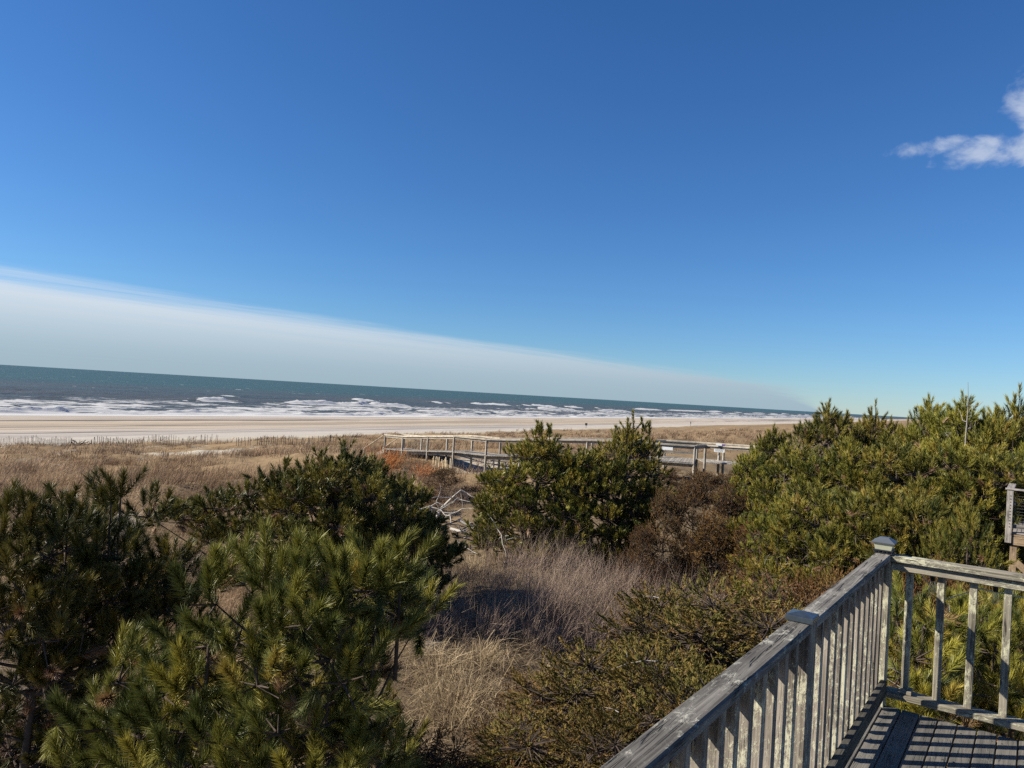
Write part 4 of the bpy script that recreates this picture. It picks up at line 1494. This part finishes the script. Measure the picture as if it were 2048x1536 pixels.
for i, (x, y, Y, wsc, lab) in enumerate(BELT):
    p = at(x, y, Y)
    g = float(terr(p[0], p[1]))
    hs_ = (p[2] - g) / 5.5
    add_tree('pine_tree', (p[0], p[1], g - 0.05), VAR[i % 4], lab, 'pine tree', GP, (wsc, wsc, max(0.45, hs_)), rnd.uniform(0, 6.28))
# a bare dead leader against the sky
p0, p1 = at(1932, 870, 20.5), at(1936, 764, 20.5)
dl = empty('dead_tree', (p0[0], p0[1], float(terr(p0[0], p0[1]))), 'bare dead tree leader sticking up through the right-hand pines', 'dead tree')
Rd = np.random.default_rng(5)
gq = np.array([p0[0], p0[1], float(terr(p0[0], p0[1])) - 0.2])
cv = np.array([gq, p0, (p0 + p1) / 2 + [0.03, 0, 0], p1])
sg = chain(cv, 0.03, 0.005)
for t_ in (0.1, 0.25, 0.38, 0.55):
    a = p0 + (p1 - p0) * t_
    b = a + np.array([Rd.uniform(-.6, .6), Rd.uniform(-.3, .3), Rd.uniform(0.1, 0.4)])
    sg += chain(curve_pts(a, b, Rd), 0.012, 0.004)
V, F = tubes(sg, 5)
poly('trunk', V.tolist(), F.tolist(), DEADWOOD, dl)

# cedars
CV = {}
for ck, pal in CEDAR_C.items():
    for vi in range(2 if ck in ('olive', 'brown') else 1):
        R = np.random.default_rng(500 + sum(map(ord, ck)) * 3 + vi)
        H, RR = 3.2, 1.3
        pads = []
        for i in range(44):
            h = 0.10 + 0.86 * (i + R.random()) / 44
            rmax = RR * (1.0 - 0.78 * max(0, (h - 0.25) / 0.75) ** 1.25)
            a = i * 2.399 + R.normal() * 0.4
            rr_ = rmax * math.sqrt(R.uniform(0.3, 1.0)) * R.uniform(0.75, 1.25)
            pads.append((math.cos(a) * rr_, math.sin(a) * rr_, h * H - 0.15, R.uniform(0.18, 0.40)))
        CV[(ck, vi)] = build_tree('cedar', None, pads, R, species='cedar', pal=pal, K=34, nl=0.040, nw=0.0135, n_sh=(52, 66), trunk_r=0.05, dead=2, sc=0.80)
CED = [
    (1480, 1150, 9.4, 1.6, 'olive', 'large olive cedar beside the nearer railing post'),
    (1350, 1160, 10.6, 1.65, 'olive', 'broad olive-green cedar left of the railing'),
    (1565, 1145, 12, 1.3, 'brown', 'brownish cedar just over the middle of the rail cap'),
    (1395, 1265, 7.8, 1.3, 'olive', 'golden olive cedar mound low beside the rail cap'),
    (1215, 1245, 9.6, 1.35, 'olive', 'dark-hollowed olive cedar facing the straw patch'),
    (1250, 1385, 7.8, 1.1, 'olive', 'low golden cedar bush at the foot of the rail cap'),
    (1085, 1335, 12.0, 0.85, 'brown', 'small reddish-brown cedar behind the straw patch'),
    (1110, 1475, 9.0, 1.0, 'brown', 'shaded dark cedar at the bottom below the straw'),
    (960, 1505, 9.6, 0.8, 'brown', 'low shaded cedar at the bottom beside the foreground pine'),
    (1392, 920, 22.8, 0.62, 'brown', 'brown winter cedar in front of the boardwalk platform'),
    (1335, 960, 22.2, 0.65, 'brown', 'small brown cedar between the tall-leader pine and the big brown cedar'),
    (1462, 948, 22.2, 0.75, 'brown', 'dark brown cedar at the foot of the pine belt'),
    (1290, 1040, 21.5, 0.6, 'brown', 'low dark cedar at the edge of the twig thicket'),
    (1335, 930, 35.5, 1.0, 'brown', 'brown bush under the left end of the boardwalk platform'),
    (1405, 936, 35.0, 0.9, 'brown', 'brown bush hiding the posts below the boardwalk platform'),
    (1460, 938, 35.0, 1.0, 'brown', 'brown bush below the lettered notice'),
    (1500, 932, 35.0, 0.9, 'olive', 'greenish bush under the inland end of the boardwalk'),
    (1430, 1010, 21.5, 0.8, 'rust', 'rusty low bush between the brown cedars and the twig thicket'),
    (1525, 1030, 20.0, 0.8, 'rust', 'rusty low bush at the foot of the pine belt'),
    (1690, 1105, 13.0, 0.9, 'rust', 'rust-brown cedar left of the corner lamp'),
    (1625, 1125, 13.5, 0.85, 'rust', 'rusty cedar between the twig thicket and the rail'),
    (1850, 1085, 11.5, 0.85, 'rust', 'orange-brown cedar above the right-hand rail'),
    (1955, 1120, 10.5, 0.75, 'rust', 'rust-tipped cedar below the neighbouring deck'),
    (1770, 1130, 11.5, 0.7, 'rust', 'reddish cedar directly behind the corner lamp'),
    (890, 930, 33, 0.85, 'brown', 'dark brown bush below the boardwalk left of the sandy gap'),
    (985, 938, 34, 0.95, 'brown', 'reddish-brown bush below the boardwalk right of the sandy gap'),
    (1035, 960, 30, 0.8, 'brown', 'brown bush at the left flank of the brown-tipped pine'),
    (865, 1455, 9.4, 0.75, 'brown', 'dark low cedar right under the foreground pine boughs'),
    (1040, 1465, 9.6, 0.8, 'olive', 'low shaded cedar in front of the straw patch'),
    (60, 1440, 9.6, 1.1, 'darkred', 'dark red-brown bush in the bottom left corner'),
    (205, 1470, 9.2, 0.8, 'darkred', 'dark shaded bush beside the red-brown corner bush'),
    (860, 985, 30, 0.55, 'rust', 'small rusty bush beside the grey dead branches'),
]
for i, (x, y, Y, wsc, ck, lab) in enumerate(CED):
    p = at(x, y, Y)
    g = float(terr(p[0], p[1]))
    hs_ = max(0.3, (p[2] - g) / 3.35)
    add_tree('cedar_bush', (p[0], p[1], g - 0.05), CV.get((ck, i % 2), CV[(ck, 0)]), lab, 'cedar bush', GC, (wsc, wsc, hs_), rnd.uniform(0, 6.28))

# ------------------------------------------------------------------ grass, straw and twigs
def blades(P, az, el, ln, wd, bend, col, R):
    """bent blades: P base, az heading, el rise, ln length"""
    n = len(P)
    d0 = np.stack([np.cos(az) * np.cos(el), np.sin(az) * np.cos(el), np.sin(el)], 1)
    e2 = el - bend
    d1 = np.stack([np.cos(az) * np.cos(e2), np.sin(az) * np.cos(e2), np.sin(e2)], 1)
    fa = R.random(n) * 2 * np.pi
    sd_ = np.stack([np.cos(fa), np.sin(fa), np.zeros(n)], 1) * (wd / 2)[:, None]
    m = P + d0 * (ln * 0.55)[:, None]
    t = m + d1 * (ln * 0.45)[:, None]
    V = np.stack([P - sd_, P + sd_, m - sd_ * .8, m + sd_ * .8, t], 1)
    b = (np.arange(n) * 5)[:, None]
    F = np.concatenate([b + [[0, 1, 3]], b + [[0, 3, 2]], b + [[2, 3, 4]]], 0)
    T = np.repeat(col[:, None, :], 5, 1)
    return V.reshape(-1, 3), F, T.reshape(-1, 3)


def stuff(name, parts, m, label):
    V, F, T, off = [], [], [], 0
    for v, f, t in parts:
        V.append(v); F.append(f + off); T.append(t); off += len(v)
    me = mesh_np(name, np.concatenate(V), np.concatenate(F), m, {'tint': np.concatenate(T)})
    return tag(link(bpy.data.objects.new(name, me)), label, kind='stuff')


R = np.random.default_rng(77)
GRASS_C = np.array([[0.15, 0.105, 0.062], [0.245, 0.172, 0.098], [0.35, 0.255, 0.148], [0.50, 0.39, 0.245]])
STRAW_C = np.array([[0.075, 0.055, 0.036], [0.19, 0.14, 0.082], [0.37, 0.285, 0.165], [0.62, 0.51, 0.31]])


def sand_mask(x, y):
    """1 where grass grows"""
    u, s = us(x, y)
    n = fbm(u / 7.0, s / 11.0, 55, 4)
    m = np.clip((n - 0.33) * 8, 0.16, 1)
    # blown-out sand by the fence
    q = onground(388, 904)
    m = m * np.clip((np.hypot((x - q[0]) / 5.5, (y - q[1]) / 12.0) - 0.8) * 3, 0, 1)
    m = m * np.clip((91 - u) / 8, 0, 1)
    return m


NCL = 23000
Yd = 14 * (190 / 14) ** (R.random(NCL) ** 0.85)
Xd = (R.uniform(-0.78, 0.62, NCL)) * Yd
u, s = us(Xd, Yd)
keep = (u > np.where(Xd < -3 - 0.0 * Yd, 9, 20)) & (u < 94) & (R.random(NCL) < sand_mask(Xd, Yd) * 0.92 + 0.02)
# keep the walkway itself clear
bw = np.array([[p[0], p[1]] for p in near])
for i in range(len(near) - 1):
    a, b = near[i][:2], far[i + 1][:2]
    c_ = (a + b) / 2
    keep &= np.hypot(Xd - c_[0], Yd - c_[1]) > 1.5
Xd, Yd = Xd[keep], Yd[keep]
nb = 10
cx = np.repeat(Xd, nb) + R.normal(size=len(Xd) * nb) * 0.22
cy = np.repeat(Yd, nb) + R.normal(size=len(Xd) * nb) * 0.22
az = np.repeat(R.normal(0.0, 0.4, len(Xd)) + (fbm(Xd / 6, Yd / 6, 71) - 0.4) * 7, nb) + R.normal(size=len(cx)) * 0.6
hh = np.repeat(0.30 + 0.95 * fbm(Xd / 3.0, Yd / 3.0, 66) ** 1.3 + 0.25 * R.random(len(Xd)), nb) * R.uniform(0.6, 1.25, len(cx))
kk_ = np.clip(np.repeat((fbm(Xd / 2.0, Yd / 2.0, 88) - 0.5) * 2.6 + 0.40 + R.normal(size=len(Xd)) * 0.12, nb) + R.normal(size=len(cx)) * 0.15, 0, 0.999)
wd = 0.006 + 0.00034 * cy
P = np.stack([cx, cy, terr(cx, cy) - 0.03], 1)
gr = blades(P, az, R.uniform(0.55, 1.35, len(cx)), hh, wd, R.uniform(0.3, 1.5, len(cx)), palette(GRASS_C, kk_, R), R)
stuff('dune_grass', [gr], BLADE, 'brown winter beach grass covering the dunes')

# straw lying on the ground near the house
n = 34000
X = R.uniform(-7, 9, n)
Y = R.uniform(9.5, 36, n)
den = np.clip((fbm(X / 2.2, Y / 2.2, 99, 3) - 0.33) * 5, 0, 1)
den = np.maximum(den, np.exp(-((X + 0.6) / 2.2) ** 2 - ((Y - 14.5) / 3.0) ** 2) * 1.3)
kp = R.random(n) < den * 0.9 + 0.08
X, Y = X[kp], Y[kp]
n = len(X)
P = np.stack([X, Y, terr(X, Y) + R.uniform(0, 0.18, n)], 1)
k = np.clip(fbm(X / 1.5, Y / 1.5, 111) + R.normal(size=n) * 0.25, 0, 0.999)
straw1 = blades(P, R.normal(0.2, 1.4, n), R.uniform(-0.1, 0.5, n), R.uniform(0.3, 0.9, n), R.uniform(0.007, 0.014, n), R.uniform(0, 0.8, n), palette(STRAW_C, k, R), R)
# arching clumps
parts = [straw1]
for (px_, py_, h_, nb_, lift) in ((1010, 1440, 0.55, 420, 1.15), (880, 1370, 0.6, 380, 0.9), (900, 1440, 0.7, 420, 0.9), (960, 1330, 0.6, 300, 0.8), (870, 1330, 0.5, 160, 0.8), (985, 1460, .5, 300, .9), (930, 1400, .6, 300, .8), (1075, 1120, .6, 260, .9), (1160, 1110, .6, 260, .9), (1000, 1130, .6, 260, .9), (940, 1145, .6, 240, .9)):
    q = onground(px_, py_)
    x = q[0] + R.normal(size=nb_) * 0.22
    y = q[1] + R.normal(size=nb_) * 0.22
    P = np.stack([x, y, terr(x, y) + R.uniform(0, 0.12, nb_)], 1)
    a = np.arctan2(y - q[1], x - q[0]) + R.normal(size=nb_) * 0.5
    parts.append(blades(P, a, R.uniform(0.5, 1.4, nb_), h_ * R.uniform(0.7, 1.4, nb_), R.uniform(0.006, 0.011, nb_), R.uniform(0.6, 1.9, nb_), palette(STRAW_C, np.clip(0.7 + R.normal(size=nb_) * 0.2, 0, 0.999), R), R))
n = 8000
X = R.normal(-0.35, 1.2, n)
Y = R.uniform(10.5, 18.5, n)
lump = fbm(X / 0.9, Y / 0.9, 119, 3)
kp = R.random(n) < np.clip((lump - 0.38) * 7, 0.10, 1)
X, Y, lump = X[kp], Y[kp], lump[kp]
n = len(X)
P = np.stack([X, Y, terr(X, Y) + R.random(n) ** 2 * 0.45 * np.clip(lump * 2.2 - 0.6, 0.05, 1.2)], 1)
k = np.clip((lump - 0.5) * 1.6 + 0.45 + R.normal(size=n) * 0.25, 0, 0.999)
parts.append(blades(P, R.uniform(0, 6.28, n) * 0.6 + fbm(X / 0.7, Y / 0.7, 118) * 9, R.normal(0.02, 0.32, n), R.uniform(0.35, 0.95, n), R.uniform(0.008, 0.017, n), R.uniform(-0.3, 1.5, n), palette(STRAW_C, k, R), R))
stuff('dry_straw', parts, BLADE, 'dead straw lying matted on the sand between the bushes')


def twig_plants(X, Y, H, col, R, nst=6, lev=3, spread=0.45, wd=0.007, lean=0.2):
    """bare stems that fork; thin ribbons"""
    n = len(X)
    base = np.stack([X, Y, terr(X, Y) - 0.03], 1)
    P = np.repeat(base, nst, 0) + R.normal(size=(n * nst, 3)) * [0.05, 0.05, 0]
    D = nrm(R.normal(size=(n * nst, 3)) * [spread, spread, 0.1] + [lean, 0.0, 1.0])
    Hh = np.repeat(H, nst) * R.uniform(0.7, 1.15, n * nst)
    C = np.repeat(col, nst, 0)
    VV, TT = [], []
    Ls = Hh * 0.5
    w_ = np.full(len(P), wd)
    for L_ in range(lev):
        E = P + D * Ls[:, None]
        sd_ = nrm(np.cross(D, nrm(R.normal(size=D.shape)))) * (w_ / 2)[:, None]
        VV.append(np.stack([P - sd_, P + sd_, E + D * (Ls * 0.06)[:, None]], 1).reshape(-1, 3))
        TT.append(np.repeat(C * R.uniform(0.75, 1.25, (len(C), 1)), 3, 0))
        if L_ < lev - 1:
            f = 2
            t = R.uniform(0.45, 0.98, len(P) * f)
            P2 = np.repeat(P, f, 0) + np.repeat(D * Ls[:, None], f, 0) * t[:, None]
            D2 = nrm(np.repeat(D, f, 0) + R.normal(size=(len(P) * f, 3)) * 0.30 + [0, 0, 0.10])
            Ls = np.repeat(Ls, f) * R.uniform(0.6, 1.0, len(P) * f)
            w_ = np.repeat(w_, f) * 0.7
            C = np.repeat(C, f, 0)
            P, D = P2, D2
    V = np.concatenate(VV)
    return V, np.arange(len(V)).reshape(-1, 3), np.concatenate(TT)


TW = np.array([[0.22, 0.165, 0.125], [0.36, 0.285, 0.21], [0.27, 0.20, 0.155], [0.48, 0.39, 0.26]])
n = 1250
X = R.uniform(-4.0, 9.5, n)
Y = R.uniform(15.0, 24.0, n)
cen = np.array([3.0, 19.4])
e_ = ((X - cen[0] - (Y - cen[1]) * 0.5) / 5.4) ** 2 + ((Y - cen[1]) / 3.7) ** 2
kp = (e_ + (fbm(X / 1.5, Y / 1.5, 141) - 0.5) * 1.1 < 1.0) & (fbm(X / 0.9, Y / 0.9, 145, 2) > 0.40)
X, Y = X[kp], Y[kp]
hgt_ = 0.75 + 1.1 * fbm(X / 1.3, Y / 1.3, 151) * R.uniform(0.8, 1.25, len(X))
stuff('twig_thicket', [twig_plants(X, Y, hgt_, palette(TW, np.clip(fbm(X / 1.8, Y / 1.8, 161) + R.normal(size=len(X)) * 0.1, 0, 0.999), R), R, 9, 3, 0.42, 0.0085)], TWIG, 'purplish grey thicket of bare upright twigs in the hollow')


def shrub(x, y, spread, n, H, col, label, seed, mm=TWIG, cat='shrub', name='bare_shrub', wd=0.008, lev=3):
    R = np.random.default_rng(seed)
    q = onground(x, y)
    X = q[0] + R.normal(size=n) * spread
    Y = q[1] + R.normal(size=n) * spread
    V, F, T = twig_plants(X, Y, np.full(n, H), np.tile(np.array(col), (n, 1)), R, 7, lev, 0.7, wd)
    g = np.array([q[0], q[1], float(terr(q[0], q[1]))])
    me = mesh_np('twigs', V - g, F, mm, {'tint': T})
    o = bpy.data.objects.new(name, me)
    o.location = tuple(g)
    return tag(link(o), label, cat)


shrub(335, 1160, 0.75, 34, 0.9, (0.26, 0.21, 0.18), 'grey bare shrub beside the white sand patch on the left', 1)
shrub(240, 1190, 0.5, 18, 0.8, (0.22, 0.18, 0.15), 'bare grey twigs in the shade under the left pine', 2)
shrub(60, 1380, 0.6, 22, 0.8, (0.30, 0.27, 0.24), 'tangle of bare grey twigs under the left-edge pine', 3)
shrub(762, 945, 0.30, 12, 1.7, (0.42, 0.17, 0.05), 'bright orange upright shrub left of the boardwalk steps', 4, wd=0.03)
shrub(786, 935, 0.25, 9, 1.2, (0.40, 0.18, 0.06), 'orange shrub just below the boardwalk steps', 5, wd=0.03)
shrub(838, 955, 0.30, 12, 1.0, (0.46, 0.20, 0.06), 'rounded orange shrub below the straw coloured fence', 6, wd=0.03)
shrub(900, 1010, 0.8, 26, 1.0, (0.16, 0.11, 0.09), 'dark bare bush behind the grey dead branches', 7, wd=0.012)
shrub(1560, 1130, 0.7, 30, 1.0, (0.28, 0.20, 0.15), 'brownish bare shrub at the right end of the twig thicket', 8)
shrub(1650, 1190, 0.5, 20, 0.9, (0.22, 0.15, 0.11), 'bare brown shrub beside the rust coloured cedars', 9)
shrub(840, 1230, 0.6, 20, 1.0, (0.30, 0.24, 0.18), 'thin bare stalks right of the foreground pine', 10)
shrub(1290, 1190, 0.5, 20, 1.1, (0.33, 0.26, 0.21), 'pale bare sapling between the thicket and the olive cedar', 11)
shrub(1480, 1300, 0.3, 8, 1.8, (0.36, 0.30, 0.25), 'pale bare stems growing through the large olive cedar', 12)


# grey dead branches lying in the sandy gap
def dead_branch(pix, Y0, Y1, r0, label, seed):
    R = np.random.default_rng(seed)
    n = len(pix)
    P = []
    for i, (x, y, lift) in enumerate(pix):
        q = onground(x, y, lift)
        P.append(q)
    P = np.array(P)
    r0 *= 1.35
    sg = chain(P, r0, r0 * 0.35)
    for i in range(1, n):
        for _ in range(3):
            b = P[i] + nrm(R.normal(size=3) * [1, 1, 0.6]) * R.uniform(0.3, 1.1)
            b[2] = max(b[2], float(terr(b[0], b[1])) + 0.05)
            sg += chain(curve_pts(P[i], b, R, 3, 0), r0 * 0.4, r0 * 0.12)
    V, F = tubes(sg, 6)
    e = empty('fallen_branch', tuple(P[0]), label, 'branch', 'grey dead branches in the sandy gap')
    poly('limb', V.tolist(), F.tolist(), DEADPALE, e, True)


dead_branch([(868, 1050, 0.1), (880, 1020, 0.5), (905, 995, 1.0), (922, 980, 1.3)], 25, 25, 0.055, 'long grey dead branch slanting up in the sandy gap', 1)
dead_branch([(838, 1022, 0.8), (860, 1014, 0.8), (872, 1025, 0.6), (884, 1040, 0.3)], 25, 25, 0.05, 'crooked grey branch reaching left from the dead wood pile', 2)
dead_branch([(918, 1040, 0.5), (938, 1052, 0.4), (955, 1056, 0.3), (968, 1057, 0.3)], 25, 25, 0.05, 'pale broken branch pointing right in the sandy gap', 3)
dead_branch([(902, 1058, 0.3), (925, 1064, 0.3), (942, 1071, 0.2), (958, 1076, 0.2)], 25, 25, 0.05, 'pale fallen branch lowest in the dead wood pile', 4)
dead_branch([(885, 1040, 0.2), (900, 1030, 0.4), (914, 1024, 0.5)], 25, 25, 0.04, 'short grey branch in the middle of the dead wood pile', 5)
dead_branch([(1010, 1125, 0.1), (1018, 1100, 0.5), (1012, 1080, 0.9), (1003, 1070, 1.1)], 22, 22, 0.03, 'thin bowed dead stem at the foot of the brown-tipped pine', 6)
dead_branch([(915, 1083, 0.2), (932, 1095, 0.2), (948, 1105, 0.15)], 23, 23, 0.03, 'thin pale branch lying on the straw below the dead wood', 7)

# driftwood on the dune edge
Rw = np.random.default_rng(3)
q0 = onground(158, 892)
dw = empty('driftwood', tuple(q0), 'dark tangled driftwood limb beside the snow fence', 'driftwood')
sg = []
for (x0, y0, x1, y1) in ((142, 892, 144, 876), (143, 884, 152, 890), (145, 880, 158, 889), (150, 890, 165, 882), (156, 890, 178, 882), (160, 889, 172, 880), (146, 891, 150, 880), (165, 891, 184, 885), (182, 888, 184, 879)):
    a, b = at(x0, y0, q0[1]), at(x1, y1, q0[1] + Rw.uniform(-.6, .6))
    sg += chain(curve_pts(a, b, Rw, 4, 0.05), 0.07, 0.03)
V, F = tubes(sg, 6)
poly('limb', V.tolist(), F.tolist(), DRIFT, dw, True)

# stump in the straw
q0 = onground(866, 1318)
sp_ = empty('tree_stump', tuple(q0), 'dark cut stump standing in the straw', 'stump')
lathe('wood', (q0[0], q0[1], q0[2] - 0.1), [(0.24, 0.0), (0.20, 0.15), (0.19, 0.45), (0.17, 0.47)], DRIFT, sp_, 12)
shrub(905, 1395, 0.55, 14, 0.7, (0.17, 0.12, 0.09), 'low dark twigs tangled in the straw patch', 21)
shrub(1010, 1300, 0.6, 18, 0.9, (0.20, 0.15, 0.11), 'brown bare twigs between the straw and the thicket', 22)
shrub(950, 1190, 0.7, 24, 1.0, (0.24, 0.185, 0.14), 'grey-brown bare shrub in the shade at the left end of the thicket', 23)
shrub(1080, 1180, 0.9, 26, 1.1, (0.40, 0.32, 0.22), 'pale wispy bare shrub at the front of the thicket', 24)
shrub(1240, 1130, 0.9, 30, 1.2, (0.30, 0.22, 0.18), 'reddish grey bare shrub at the back of the thicket', 25)
